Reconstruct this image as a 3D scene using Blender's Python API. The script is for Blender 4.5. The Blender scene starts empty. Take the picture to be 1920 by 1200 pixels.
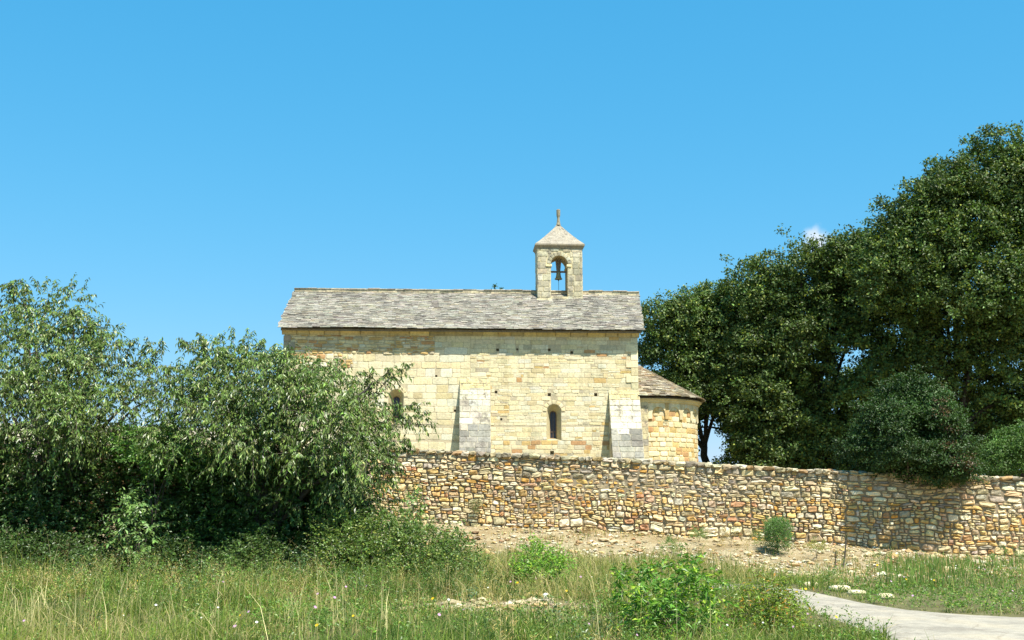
import bpy, math, random
import numpy as np
from mathutils import Vector, Matrix

# ------------------------------------------------------------------ camera
F = 2090.0                       # focal length in pixels of a 1920-wide picture
HOR = 950.0                      # row of the horizon
PITCH = math.atan((HOR - 600.0) / F)
EYE = 1.6
scene = bpy.context.scene
cam_d = bpy.data.cameras.new('camera'); cam = bpy.data.objects.new('camera', cam_d)
scene.collection.objects.link(cam)
cam_d.sensor_width = 36.0; cam_d.lens = 36.0 * F / 1920.0
cam_d.clip_start = 0.1; cam_d.clip_end = 9000.0
cam.location = (0, 0, EYE); cam.rotation_euler = (math.pi / 2 + PITCH, 0, 0)
scene.camera = cam

# ------------------------------------------------------------------ light
SUN_EL = math.radians(60.0); SUN_AZ = math.radians(36.0)   # azimuth from -Y (towards the camera) round to +X
world = bpy.data.worlds.new('World'); scene.world = world; world.use_nodes = True
wn = world.node_tree.nodes; wl = world.node_tree.links; wn.clear()
wout = wn.new('ShaderNodeOutputWorld'); wbg = wn.new('ShaderNodeBackground')
sky = wn.new('ShaderNodeTexSky'); sky.sky_type = 'NISHITA'; sky.sun_disc = False
sky.sun_elevation = SUN_EL; sky.sun_rotation = math.pi - SUN_AZ
sky.air_density = 1.0; sky.dust_density = 0.4; sky.ozone_density = 1.6; sky.altitude = 200
tint = wn.new('ShaderNodeMix'); tint.data_type = 'RGBA'; tint.blend_type = 'MULTIPLY'
tint.inputs[0].default_value = 1.0; tint.inputs[7].default_value = (0.80, 1.02, 1.03, 1)   # the photograph's clear cyan-blue
wl.new(sky.outputs[0], tint.inputs[6])
SK = 0.168
sepc = wn.new('ShaderNodeSeparateColor'); comc = wn.new('ShaderNodeCombineColor'); wl.new(tint.outputs[2], sepc.inputs[0])
for ch, (kk, gg) in enumerate(((0.778, 1.25), (0.753, 0.49), (1.0, 0.35))):     # grade per channel
    a_ = wn.new('ShaderNodeMath'); a_.operation = 'MULTIPLY'; a_.inputs[1].default_value = SK; wl.new(sepc.outputs[ch], a_.inputs[0])
    b_ = wn.new('ShaderNodeMath'); b_.operation = 'POWER'; b_.inputs[1].default_value = gg; wl.new(a_.outputs[0], b_.inputs[0])
    c_ = wn.new('ShaderNodeMath'); c_.operation = 'MULTIPLY'; c_.inputs[1].default_value = kk / SK; wl.new(b_.outputs[0], c_.inputs[0])
    wl.new(c_.outputs[0], comc.inputs[ch])
# one small wisp of cloud low in the sky, fixed to a direction of the sky
wtc = wn.new('ShaderNodeTexCoord')
def cloud_mask(px, py, r0, r1, amount):
    u = (px - 960) / F; v = (600 - py) / F
    d = Vector((u, math.cos(PITCH) - v * math.sin(PITCH), math.sin(PITCH) + v * math.cos(PITCH))).normalized()
    nz = wn.new('ShaderNodeTexNoise'); nz.inputs['Scale'].default_value = 70; nz.inputs['Detail'].default_value = 6
    wl.new(wtc.outputs['Generated'], nz.inputs['Vector'])
    dist = wn.new('ShaderNodeVectorMath'); dist.operation = 'DISTANCE'; dist.inputs[1].default_value = d
    nrm = wn.new('ShaderNodeVectorMath'); nrm.operation = 'NORMALIZE'
    wl.new(wtc.outputs['Generated'], nrm.inputs[0]); wl.new(nrm.outputs[0], dist.inputs[0])
    add = wn.new('ShaderNodeMath'); add.operation = 'MULTIPLY_ADD'; add.inputs[1].default_value = 0.022; 
    wl.new(nz.outputs[0], add.inputs[0]); wl.new(dist.outputs['Value'], add.inputs[2])
    mr = wn.new('ShaderNodeMapRange'); mr.inputs[1].default_value = r0; mr.inputs[2].default_value = r1
    mr.inputs[3].default_value = amount; mr.inputs[4].default_value = 0.0
    mr.interpolation_type = 'SMOOTHSTEP'
    wl.new(add.outputs[0], mr.inputs[0]); return mr
cm1 = cloud_mask(1534, 454, 0.0125, 0.0285, 0.95)
cm2 = cloud_mask(1514, 470, 0.009, 0.0230, 0.5)
cmx = wn.new('ShaderNodeMath'); cmx.operation = 'MAXIMUM'
wl.new(cm1.outputs[0], cmx.inputs[0]); wl.new(cm2.outputs[0], cmx.inputs[1])
cmix = wn.new('ShaderNodeMix'); cmix.data_type = 'RGBA'; cmix.inputs[7].default_value = (5.6, 6.0, 6.6, 1)
wl.new(cmx.outputs[0], cmix.inputs[0]); wl.new(comc.outputs[0], cmix.inputs[6])
wl.new(cmix.outputs[2], wbg.inputs[0]); wbg.inputs[1].default_value = 0.093
wl.new(wbg.outputs[0], wout.inputs[0])

sd = bpy.data.lights.new('sun', 'SUN'); so = bpy.data.objects.new('sun', sd); scene.collection.objects.link(so)
sd.energy = 5.0; sd.angle = math.radians(0.53); sd.color = (1.0, 0.955, 0.87)
sun_dir = Vector((math.sin(SUN_AZ) * math.cos(SUN_EL), -math.cos(SUN_AZ) * math.cos(SUN_EL), math.sin(SUN_EL)))
so.rotation_euler = sun_dir.to_track_quat('Z', 'Y').to_euler(); so.location = (20, -20, 60)
scene.view_settings.view_transform = 'Standard'; scene.view_settings.look = 'None'
scene.view_settings.exposure = 0.85; scene.view_settings.gamma = 1.0
scene.cycles.max_bounces = 6; scene.cycles.diffuse_bounces = 3; scene.cycles.transparent_max_bounces = 6

# ------------------------------------------------------------------ helpers
rng = np.random.default_rng(7); random.seed(7)
C = scene.collection
A = np.array

def at(px, py, Y):
    u = (px - 960) / F; v = (600 - py) / F
    y = math.cos(PITCH) - v * math.sin(PITCH); z = math.sin(PITCH) + v * math.cos(PITCH)
    k = Y / y
    return Vector((u * k, Y, EYE + z * k))
def pxm(Y): return F / Y            # pixels per metre, roughly
def lin(r, g=None, b=None):
    if g is None: r, g, b = r
    f = lambda c: (c / 255 / 12.92) if c / 255 <= 0.04045 else ((c / 255 + 0.055) / 1.055) ** 2.4
    return A([f(r), f(g), f(b)])

def tag(o, label=None, cat=None, group=None, kind=None):
    if label: o['label'] = label
    if cat: o['category'] = cat
    if group: o['group'] = group
    if kind: o['kind'] = kind
    return o
def empty(name, loc, label, cat, group=None, rz=0):
    o = bpy.data.objects.new(name, None); C.objects.link(o); o.location = loc; o.rotation_euler = (0, 0, rz)
    o.empty_display_size = 0.3
    return tag(o, label, cat, group)

class MB:
    """collects vertices, faces and per-vertex colours into one mesh"""
    def __init__(s): s.v = []; s.q = []; s.t = []; s.c = []; s.n = 0
    def add(s, v, quads=None, tris=None, col=(0.5, 0.5, 0.5)):
        v = np.asarray(v, float).reshape(-1, 3); c = np.asarray(col, float)
        if c.ndim == 1: c = np.broadcast_to(c, (len(v), 3))
        s.v.append(v); s.c.append(c)
        if quads is not None and len(quads): s.q.append(np.asarray(quads, int).reshape(-1, 4) + s.n)
        if tris is not None and len(tris): s.t.append(np.asarray(tris, int).reshape(-1, 3) + s.n)
        s.n += len(v)
    def build(s, name, mat, parent=None, smooth=False):
        v = np.concatenate(s.v); c = np.concatenate(s.c)
        q = np.concatenate(s.q) if s.q else np.zeros((0, 4), int); t = np.concatenate(s.t) if s.t else np.zeros((0, 3), int)
        me = bpy.data.meshes.new(name)
        me.vertices.add(len(v)); me.vertices.foreach_set('co', v.astype(np.float32).ravel())
        me.loops.add(q.size + t.size)
        me.loops.foreach_set('vertex_index', np.concatenate([q.ravel(), t.ravel()]).astype(np.int32))
        me.polygons.add(len(q) + len(t))
        st = np.concatenate([np.arange(len(q)) * 4, q.size + np.arange(len(t)) * 3]).astype(np.int32)
        me.polygons.foreach_set('loop_start', st)
        try: me.polygons.foreach_set('loop_total', np.concatenate([np.full(len(q), 4), np.full(len(t), 3)]).astype(np.int32))
        except Exception: pass
        me.polygons.foreach_set('use_smooth', np.full(len(q) + len(t), smooth))
        ca = me.color_attributes.new('col', 'FLOAT_COLOR', 'POINT')
        ca.data.foreach_set('color', np.hstack([c, np.ones((len(c), 1))]).astype(np.float32).ravel())
        me.materials.append(mat); me.update(calc_edges=True); me.validate()
        o = bpy.data.objects.new(name, me); C.objects.link(o)
        if parent: o.parent = parent
        return o

def noise2(x, y, seed=0):
    """smooth value noise, -1..1"""
    x = np.asarray(x, float); y = np.asarray(y, float)
    xi = np.floor(x).astype(np.int64); yi = np.floor(y).astype(np.int64); xf = x - xi; yf = y - yi
    def h(a, b):
        n = (a * 374761393 + b * 668265263 + seed * 974634777) & 0x7fffffff
        n = ((n ^ (n >> 13)) * 1274126177) & 0x7fffffff
        return ((n ^ (n >> 16)) & 0xffff) / 32767.5 - 1
    u = xf * xf * (3 - 2 * xf); w = yf * yf * (3 - 2 * yf)
    return (h(xi, yi) * (1 - u) + h(xi + 1, yi) * u) * (1 - w) + (h(xi, yi + 1) * (1 - u) + h(xi + 1, yi + 1) * u) * w
def fbm(x, y, seed=0, o=4):
    r = 0; a = 1; s = 0
    for i in range(o):
        r = r + a * noise2(x * 2 ** i, y * 2 ** i, seed + i); s += a; a *= 0.55
    return r / s

# ------------------------------------------------------------------ materials
def mat_new(name):
    m = bpy.data.materials.new(name); m.use_nodes = True; n = m.node_tree.nodes; n.clear()
    o = n.new('ShaderNodeOutputMaterial'); p = n.new('ShaderNodeBsdfPrincipled')
    m.node_tree.links.new(p.outputs[0], o.inputs[0]); return m, n, m.node_tree.links, p, o
def attr(n, l, name='col'):
    a = n.new('ShaderNodeAttribute'); a.attribute_name = name; return a
def noise_node(n, l, scale, detail=5, rough=0.6, coord=None):
    z = n.new('ShaderNodeTexNoise'); z.inputs['Scale'].default_value = scale; z.inputs['Detail'].default_value = detail
    z.inputs['Roughness'].default_value = rough
    if coord is not None: l.new(coord, z.inputs['Vector'])
    return z
def rampn(n, l, src, stops):
    r = n.new('ShaderNodeValToRGB'); l.new(src, r.inputs[0]); e = r.color_ramp.elements
    e[0].position, e[0].color = stops[0][0], (*stops[0][1], 1)
    e[1].position, e[1].color = stops[-1][0], (*stops[-1][1], 1)
    for p, c in stops[1:-1]:
        k = e.new(p); k.color = (*c, 1)
    return r
def mul(n, l, a, b, f=1.0, mode='MULTIPLY'):
    m = n.new('ShaderNodeMix'); m.data_type = 'RGBA'; m.blend_type = mode; m.clamp_factor = True
    if isinstance(f, float): m.inputs[0].default_value = f
    else: l.new(f, m.inputs[0])
    l.new(a, m.inputs[6])
    if isinstance(b, tuple): m.inputs[7].default_value = (*b, 1)
    else: l.new(b, m.inputs[7])
    return m.outputs[2]
def stone_mat(name, lichen=0.35, mott=0.45, bump=0.5, rough=0.9, scale=1.0, lcol=(0.12, 0.115, 0.10), lscale=2.3, lth=0.56):
    """weathered stone: per-stone colour, mottling at two sizes, lichen patches and grain"""
    m, n, l, p, o = mat_new(name)
    tc = n.new('ShaderNodeTexCoord'); co = tc.outputs['Object']
    a = attr(n, l)
    n1 = noise_node(n, l, 9 * scale, 7, 0.65, co); n2 = noise_node(n, l, 38 * scale, 4, 0.6, co)
    r1 = rampn(n, l, n1.outputs[0], [(0.30, (1 - mott,) * 3), (0.52, (1, 1, 1)), (0.75, (1.22, 1.18, 1.1))])
    c = mul(n, l, a.outputs[0], r1.outputs[0])
    r2 = rampn(n, l, n2.outputs[0], [(0.33, (0.72, 0.70, 0.66)), (0.5, (1, 1, 1)), (0.7, (1.1, 1.1, 1.08))])
    c = mul(n, l, c, r2.outputs[0], 0.8)
    mp = n.new('ShaderNodeMapping'); mp.inputs['Scale'].default_value = (1.6, 1.6, 0.35); l.new(co, mp.inputs['Vector'])
    n4 = noise_node(n, l, 0.9, 6, 0.7, mp.outputs[0])            # run-off streaks and damp patches
    r4 = rampn(n, l, n4.outputs[0], [(0.36, (0.80, 0.79, 0.76)), (0.5, (1, 1, 1)), (0.66, (1.05, 1.04, 1.0))])
    c = mul(n, l, c, r4.outputs[0], 0.9)
    n3 = noise_node(n, l, lscale, 8, 0.75, co)
    r3 = rampn(n, l, n3.outputs[0], [(lth, (0, 0, 0)), (lth + .10, (lichen,) * 3)])
    c = mul(n, l, c, lcol, r3.outputs[0], 'MIX')
    l.new(c, p.inputs['Base Color']); p.inputs['Roughness'].default_value = rough
    p.inputs['Specular IOR Level'].default_value = 0.2
    b = n.new('ShaderNodeBump'); b.inputs['Strength'].default_value = bump; b.inputs['Distance'].default_value = 0.03
    l.new(n1.outputs[0], b.inputs['Height'])
    b2 = n.new('ShaderNodeBump'); b2.inputs['Strength'].default_value = bump * 0.8; b2.inputs['Distance'].default_value = 0.008
    l.new(n2.outputs[0], b2.inputs['Height']); l.new(b.outputs[0], b2.inputs['Normal'])
    l.new(b2.outputs[0], p.inputs['Normal'])
    return m
def leaf_mat(name, rough=0.45, trans=0.35, spec=0.5, tcol=(1.25, 1.35, 0.5)):
    m, n, l, p, o = mat_new(name)
    a = attr(n, l); l.new(a.outputs[0], p.inputs['Base Color'])
    p.inputs['Roughness'].default_value = rough; p.inputs['Specular IOR Level'].default_value = spec
    t = n.new('ShaderNodeBsdfTranslucent'); tc = mul(n, l, a.outputs[0], tcol); l.new(tc, t.inputs[0])
    ms = n.new('ShaderNodeMixShader'); ms.inputs[0].default_value = trans
    l.new(p.outputs[0], ms.inputs[1]); l.new(t.outputs[0], ms.inputs[2]); l.new(ms.outputs[0], o.inputs[0])
    return m
def plain_mat(name, col, rough=0.6, metal=0.0, bump=0.0, var=0.3, scale=8.0):
    m, n, l, p, o = mat_new(name)
    tc = n.new('ShaderNodeTexCoord'); z = noise_node(n, l, scale, 6, 0.65, tc.outputs['Object'])
    r = rampn(n, l, z.outputs[0], [(0.3, tuple(c * (1 - var) for c in col)), (0.7, tuple(min(1, c * (1 + var)) for c in col))])
    l.new(r.outputs[0], p.inputs['Base Color']); p.inputs['Roughness'].default_value = rough; p.inputs['Metallic'].default_value = metal
    if bump:
        b = n.new('ShaderNodeBump'); b.inputs['Strength'].default_value = bump; b.inputs['Distance'].default_value = 0.02
        l.new(z.outputs[0], b.inputs['Height']); l.new(b.outputs[0], p.inputs['Normal'])
    return m

M_field = stone_mat('field_stone', 0.22, 0.36, 0.9, lcol=(0.10, 0.095, 0.085))
M_ashlar = stone_mat('limestone_ashlar', 0.22, 0.22, 0.45, lcol=(0.30, 0.27, 0.20), lscale=1.1)
M_butt = stone_mat('buttress_stone', 0.75, 0.35, 0.6, lcol=(0.17, 0.145, 0.12), lscale=2.2, lth=0.52)
M_slab = stone_mat('roof_slab_stone', 0.60, 0.50, 0.9, scale=1.4, lcol=(0.15, 0.138, 0.12), lscale=1.3, lth=0.51)
M_belf = stone_mat('belfry_stone', 0.65, 0.38, 0.6, lcol=(0.19, 0.175, 0.145), lscale=2.8, lth=0.50)
M_mort = plain_mat('lime_mortar', (0.50, 0.41, 0.24), 0.95, bump=0.4)
M_leaf_c = leaf_mat('cherry_leaf', 0.40, 0.16, 0.5)
M_leaf_o = leaf_mat('oak_leaf', 0.5, 0.2, 0.35)
M_leaf_s = leaf_mat('shrub_leaf', 0.42, 0.28, 0.45)
M_grass = leaf_mat('grass_blade', 0.55, 0.40, 0.25, (1.1, 1.15, 0.6))
M_bark = plain_mat('bark', (0.095, 0.078, 0.058), 0.95, bump=0.6, scale=14)
M_bark_dark = plain_mat('oak_bark', (0.045, 0.038, 0.030), 0.95, bump=0.6, scale=9)
M_dry = leaf_mat('dry_leaf', 0.8, 0.2, 0.1, (1.1, 1.0, 0.7))

# ------------------------------------------------------------------ stones
def stones(mb, cells, mapf, col, depth=0.06, pw=4.5, irr=0.10, base=0.0, rings=(1.0, 0.80, 0.30), prof=(0.0, 0.72, 1.0), jit=0.05, rot=0.0):
    """cells: N x 4 (s0,s1,t0,t1); mapf(s,t,out)->xyz arrays. One domed or dressed stone per cell."""
    cells = np.asarray(cells, float); N = len(cells)
    if N == 0: return
    g = A([-rings[0], -rings[1], -rings[2], rings[2], rings[1], rings[0]]); n = 6
    U, V = np.meshgrid(g, g, indexing='xy'); U = U.ravel(); V = V.ravel()
    m = np.maximum(np.abs(U), np.abs(V))
    H = np.interp(m, sorted(rings), [p for _, p in sorted(zip(rings, prof))])
    k = m / (np.abs(U) ** pw + np.abs(V) ** pw + 1e-9) ** (1 / pw)
    U = U * k; V = V * k; th = np.arctan2(V, U)
    ph = rng.uniform(0, 6.283, (N, 3)); am = rng.uniform(0, irr, (N, 3))
    sc = 1 - sum(am[:, i:i + 1] * (0.5 + 0.5 * np.cos((i + 2) * th[None] + ph[:, i:i + 1])) for i in range(3))
    uu = U[None] * sc; vv = V[None] * sc
    if rot:
        a = rng.normal(0, rot, (N, 1)); uu, vv = uu * np.cos(a) - vv * np.sin(a), uu * np.sin(a) + vv * np.cos(a)
    ce = cells; s = (ce[:, :1] + ce[:, 1:2]) / 2 + uu * (ce[:, 1:2] - ce[:, :1]) / 2
    t = (ce[:, 2:3] + ce[:, 3:4]) / 2 + vv * (ce[:, 3:4] - ce[:, 2:3]) / 2
    dd = np.asarray(depth); dd = dd.reshape(-1, 1) if dd.ndim else dd
    tilt = rng.normal(0, jit, (N, 1)) * U[None] + rng.normal(0, jit, (N, 1)) * V[None]
    out = base + dd * (H[None] * (1 + tilt + rng.normal(0, jit * 1.2, (N, 36)) * (m[None] < 0.95)))
    P = mapf(s.ravel(), t.ravel(), out.ravel()).reshape(N * 36, 3)
    i, j = np.meshgrid(np.arange(5), np.arange(5), indexing='xy'); b = (j * 6 + i).ravel()
    q = np.stack([b, b + 1, b + 7, b + 6], 1)
    Q = (q[None] + (np.arange(N) * 36)[:, None, None]).reshape(-1, 4)
    mb.add(P, quads=Q, col=np.repeat(np.asarray(col), 36, axis=0))

def pack(s0, s1, t0, t1, h, w, split=0.3, gap=0.015, hj=0.25, wob=0.0):
    """coursed masonry cells; h and w are (min,max)"""
    cells = []; t = t0
    while t < t1 - h[0] * 0.35:
        ch = random.uniform(*h)
        if t + ch > t1 or t1 - (t + ch) < h[0] * 0.5: ch = t1 - t
        s = s0 - random.uniform(0, w[1] * 0.5)
        while s < s1:
            cw = random.uniform(*w) * (1 if random.random() > 0.15 else 1.5)
            a = max(s, s0); b = min(s + cw, s1)
            if b - a > 0.04:
                if random.random() < split and ch > h[0] * 1.05:
                    k = random.choice([2, 2, 3]) if ch > 0.2 else 2
                    ys = [0] + sorted(random.uniform(0.25, 0.75) if k == 2 else (j + random.uniform(0.7, 1.3)) / k for j in range(k - 1)) + [1]
                    for y0, y1 in zip(ys[:-1], ys[1:]):
                        if random.random() < 0.45 and b - a > 0.25:
                            mm = a + (b - a) * random.uniform(0.35, 0.65)
                            cells += [(a, mm - gap, t + y0 * ch, t + y1 * ch - gap), (mm, b - gap, t + y0 * ch, t + y1 * ch - gap)]
                        else: cells.append((a, b - gap, t + y0 * ch, t + y1 * ch - gap))
                else: cells.append((a, b - gap, t, t + ch - gap))
            s += cw
        t += ch
    return A(cells)
def pick(pal, wts, N, var=0.08):
    pal = A([lin(p) for p in pal]); i = rng.choice(len(pal), N, p=A(wts) / sum(wts))
    return 0.74 * pal[i] * (1 + rng.normal(0, var, (N, 1))) * (1 + rng.normal(0, var * 0.3, (N, 3)))
BOXV = A([[-1, -1, -1], [1, -1, -1], [1, 1, -1], [-1, 1, -1], [-1, -1, 1], [1, -1, 1], [1, 1, 1], [-1, 1, 1]], float)
BOXQ = A([[0, 3, 2, 1], [4, 5, 6, 7], [0, 1, 5, 4], [1, 2, 6, 5], [2, 3, 7, 6], [3, 0, 4, 7]])
def boxes(mb, cen, ax, ay, az, half, col, jit=0.0):
    cen = np.asarray(cen); N = len(cen); half = np.asarray(half)
    V = (cen[:, None] + BOXV[None, :, :1] * (ax * half[:, :1])[:, None] + BOXV[None, :, 1:2] * (ay * half[:, 1:2])[:, None]
         + BOXV[None, :, 2:] * (az * half[:, 2:])[:, None])
    if jit: V = V + rng.normal(0, jit, V.shape) * np.minimum(half[:, None, :1], 0.2)
    Q = (BOXQ[None] + (np.arange(N) * 8)[:, None, None]).reshape(-1, 4)
    mb.add(V.reshape(-1, 3), quads=Q, col=np.repeat(col, 8, axis=0))
def box(mb, a, b, col=(0.5, 0.5, 0.5)):
    a = A(a, float); b = A(b, float)
    mb.add((a + b) / 2 + BOXV * (b - a) / 2, quads=BOXQ, col=col)
def tube(mb, pts, rad, sides=7, col=(0.1, 0.08, 0.06), cap=True):
    pts = np.asarray(pts, float); n = len(pts); rad = np.broadcast_to(rad, n)
    d = np.gradient(pts, axis=0); d /= np.linalg.norm(d, axis=1)[:, None] + 1e-9
    up = A([0.31, 0.17, 1.0]) if abs(d[0][2]) < 0.9 else A([1.0, 0.2, 0.1])
    a = np.cross(d, up); a /= np.linalg.norm(a, axis=1)[:, None] + 1e-9; b = np.cross(d, a)
    th = np.arange(sides) * 2 * np.pi / sides
    V = pts[:, None] + rad[:, None, None] * (np.cos(th)[None, :, None] * a[:, None] + np.sin(th)[None, :, None] * b[:, None])
    Q = [(i * sides + k, i * sides + (k + 1) % sides, (i + 1) * sides + (k + 1) % sides, (i + 1) * sides + k) for i in range(n - 1) for k in range(sides)]
    V = V.reshape(-1, 3); T = []
    if cap:
        V = np.vstack([V, pts[-1]]); e = len(V) - 1
        T = [((n - 1) * sides + k, (n - 1) * sides + (k + 1) % sides, e) for k in range(sides)]
    mb.add(V, quads=Q, tris=T, col=col)
def lathe(mb, prof, cx, cy, seg=20, col=(0.3, 0.3, 0.3), yaw=0):
    th = np.arange(seg) * 2 * np.pi / seg + yaw; V = [(cx + r * math.cos(t), cy + r * math.sin(t), z) for r, z in prof for t in th]
    Q = [(i * seg + k, i * seg + (k + 1) % seg, (i + 1) * seg + (k + 1) % seg, (i + 1) * seg + k) for i in range(len(prof) - 1) for k in range(seg)]
    mb.add(V, quads=Q, col=col)
def blobstone(mb, cen, half, col, n=1):
    """free-standing rough stones: squashed, cut icospheres"""
    import itertools
    ico = ICO[0]; N = len(cen)
    a = rng.uniform(0, 6.283, N); R = np.stack([np.stack([np.cos(a), -np.sin(a)], -1), np.stack([np.sin(a), np.cos(a)], -1)], 1)
    V = np.sign(ico) * np.abs(ico) ** 0.75
    V = V[None] * (1 + rng.normal(0, 0.13, (N, len(ico), 1))) * half[:, None]
    V[:, :, :2] = np.einsum('nij,nkj->nki', R, V[:, :, :2]) 
    V = V + cen[:, None]
    T = (ICO[1][None] + (np.arange(N) * len(ico))[:, None, None]).reshape(-1, 3)
    mb.add(V.reshape(-1, 3), tris=T, col=np.repeat(col, len(ico), axis=0))
def make_ico():
    import bmesh
    bm = bmesh.new(); bmesh.ops.create_icosphere(bm, subdivisions=2, radius=1)
    v = A([x.co[:] for x in bm.verts]); t = A([[q.index for q in f.verts] for f in bm.faces]); bm.free(); return v, t
ICO = make_ico()

# ------------------------------------------------------------------ setting: the ground
WA = A([at(1000, 988, 39.6)[0], 39.6]); WB = A([at(1900, 1045, 36.4)[0], 36.4])
wd = (WB - WA) / np.linalg.norm(WB - WA); wn_ = A([wd[1], -wd[0]])   # along, and towards the camera
if wn_[1] > 0: wn_ = -wn_
def wall_Y(x): return WA[1] + (x - WA[0]) * wd[1] / wd[0]
def px_on_wall(px):
    """x, Y of the point of the wall line seen at column px (far from the horizon correction: v small)"""
    lo, hi = -40.0, 60.0
    u = (px - 960) / F; cy = math.cos(PITCH) + 0.14 * math.sin(PITCH)
    for _ in range(60):
        m = (lo + hi) / 2
        if m / wall_Y(m) < u / cy: lo = m
        else: hi = m
    return lo, wall_Y(lo)
tops = [(560, 832), (770, 843), (1000, 854), (1200, 863), (1400, 875), (1600, 885), (1700, 890), (1800, 892), (1920, 896), (2150, 905)]
bots = [(560, 962), (770, 978), (1000, 990), (1200, 1000), (1400, 1012), (1600, 1026), (1800, 1043), (1920, 1052), (2150, 1070)]
TX, TZ = zip(*[(px_on_wall(p)[0], at(p, q, px_on_wall(p)[1])[2]) for p, q in tops])
BX, BZ = zip(*[(px_on_wall(p)[0], at(p, q, px_on_wall(p)[1])[2]) for p, q in bots])
def ztop(x): return np.interp(x, TX, TZ)
def zbot(x): return np.interp(x, BX, BZ)
def zlow(x, y):
    x = np.asarray(x, float); y = np.asarray(y, float)
    t = np.clip((y - (wall_Y(x) - 7.0)) / 7.0, 0, 1); t = t ** 1.25
    bump = 0.05 * fbm(x * 0.35, y * 0.35, 3) * np.clip((y - 10) / 8, 0, 1)
    road = road_mask(x, y)
    z = t * np.maximum(zbot(x), 0.02) + bump * (1 - road) - 0.05 * road
    bank = np.clip(t * 4, 0, 1) * np.clip((1 - t) * 6, 0, 1)
    return z + 0.07 * fbm(x * 1.3, y * 1.3, 9) * bank
# road: centre line on the flat ground
def gp(px, py): 
    k = EYE / ((py - HOR) / F); Y = k * math.cos(0); return at(px, py, EYE * F / (py - HOR) * 1.0)
def ground_pt(px, py, z=0.0):
    u = (px - 960) / F; v = (600 - py) / F
    y = math.cos(PITCH) - v * math.sin(PITCH); zz = math.sin(PITCH) + v * math.cos(PITCH)
    k = (z - EYE) / zz; return A([u * k, y * k])
up_e = [(1180, 1092), (1300, 1093), (1420, 1096), (1486, 1101), (1540, 1111), (1610, 1125), (1700, 1139), (1800, 1147), (1920, 1153), (2100, 1158), (2400, 1162)]
lo_e = [(1180, 1104), (1300, 1106), (1400, 1112), (1460, 1124), (1520, 1143), (1590, 1166), (1660, 1198), (1760, 1250), (1880, 1320), (2050, 1420), (2500, 1640)]
RU = A([ground_pt(*p) for p in up_e]); RL = A([ground_pt(*p) for p in lo_e])
def resample(P, n):
    d = np.concatenate([[0], np.cumsum(np.linalg.norm(np.diff(P, axis=0), axis=1))]); s = np.linspace(0, d[-1], n)
    return np.stack([np.interp(s, d, P[:, k]) for k in range(2)], 1)
RU = resample(RU, 60); RL = resample(RL, 60)
RPOLY = np.vstack([RU, RL[::-1]])
def in_poly(x, y, P):
    x = np.asarray(x, float); y = np.asarray(y, float); r = np.zeros(x.shape, bool); n = len(P)
    for i in range(n):
        x0, y0 = P[i]; x1, y1 = P[(i + 1) % n]
        if y0 == y1: continue
        c = ((y0 > y) != (y1 > y)) & (x < (x1 - x0) * (y - y0) / (y1 - y0) + x0); r ^= c
    return r
def road_mask(x, y): return in_poly(x, y, RPOLY).astype(float)

def bare(x, y):
    """0..1 how stony and bare the ground is"""
    q = x / np.maximum(y, 1)
    t = (y - (wall_Y(x) - 7.0)) / 7.0 + 0.55 * fbm(x * 0.5, y * 0.6, 21) + 0.10 + 0.34 * np.clip((x + 1) / 2, 0, 1) + 0.75 * np.clip((q - .16) * 9, 0, 1)
    t = t - 0.35 * np.clip((q - .30) * 9, 0, 1) * np.clip((34 - y) / 3, 0, 1)
    b = np.clip((t - 0.12) * 4, 0, 1)
    # worn patch in the grass
    q = ground_pt(940, 1138); e = ((x - q[0]) / 1.7) ** 2 + ((y - q[1]) / 1.15) ** 2 + 0.5 * fbm(x * 2, y * 2, 5)
    b = np.maximum(b, np.clip(1.5 - e * 1.1, 0, 1))
    return b
def grid(name, xs, ys, zf, mat, colf=None, kind='structure'):
    X, Y = np.meshgrid(xs, ys); Z = zf(X, Y); V = np.stack([X, Y, Z], -1).reshape(-1, 3); nx = len(xs)
    i, j = np.meshgrid(np.arange(nx - 1), np.arange(len(ys) - 1)); b = (j * nx + i).ravel()
    mb = MB(); c = colf(X.ravel(), Y.ravel()) if colf else (0.5, 0.5, 0.5)
    mb.add(V, quads=np.stack([b, b + 1, b + nx + 1, b + nx], 1), col=c)
    o = mb.build(name, mat, smooth=True); o['kind'] = kind; return o
def ground_mat():
    m, n, l, p, o = mat_new('earth'); tc = n.new('ShaderNodeTexCoord'); co = tc.outputs['Object']
    a = attr(n, l); sep = n.new('ShaderNodeSeparateColor'); l.new(a.outputs[0], sep.inputs[0])
    n1 = noise_node(n, l, 1.3, 8, 0.7, co); n2 = noise_node(n, l, 14, 6, 0.7, co)
    soil = rampn(n, l, n1.outputs[0], [(0.3, (0.10, 0.085, 0.04)), (0.55, (0.17, 0.16, 0.07)), (0.7, (0.24, 0.20, 0.11))])
    grav = rampn(n, l, n2.outputs[0], [(0.28, (0.25, 0.19, 0.10)), (0.5, (0.40, 0.325, 0.19)), (0.72, (0.54, 0.455, 0.30))])
    n3 = noise_node(n, l, 0.8, 5, 0.6, co)
    red = rampn(n, l, n3.outputs[0], [(0.42, (1, 1, 1)), (0.60, (0.66, 0.58, 0.46))])
    g2 = mul(n, l, grav.outputs[0], red.outputs[0], 0.8)
    c = mul(n, l, soil.outputs[0], g2, sep.outputs[0], 'MIX'); l.new(c, p.inputs['Base Color'])
    p.inputs['Roughness'].default_value = 0.97; p.inputs['Specular IOR Level'].default_value = 0.1
    b = n.new('ShaderNodeBump'); b.inputs['Strength'].default_value = 0.9; b.inputs['Distance'].default_value = 0.06
    l.new(n2.outputs[0], b.inputs['Height']); l.new(b.outputs[0], p.inputs['Normal']); return m
M_earth = ground_mat()
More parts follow.
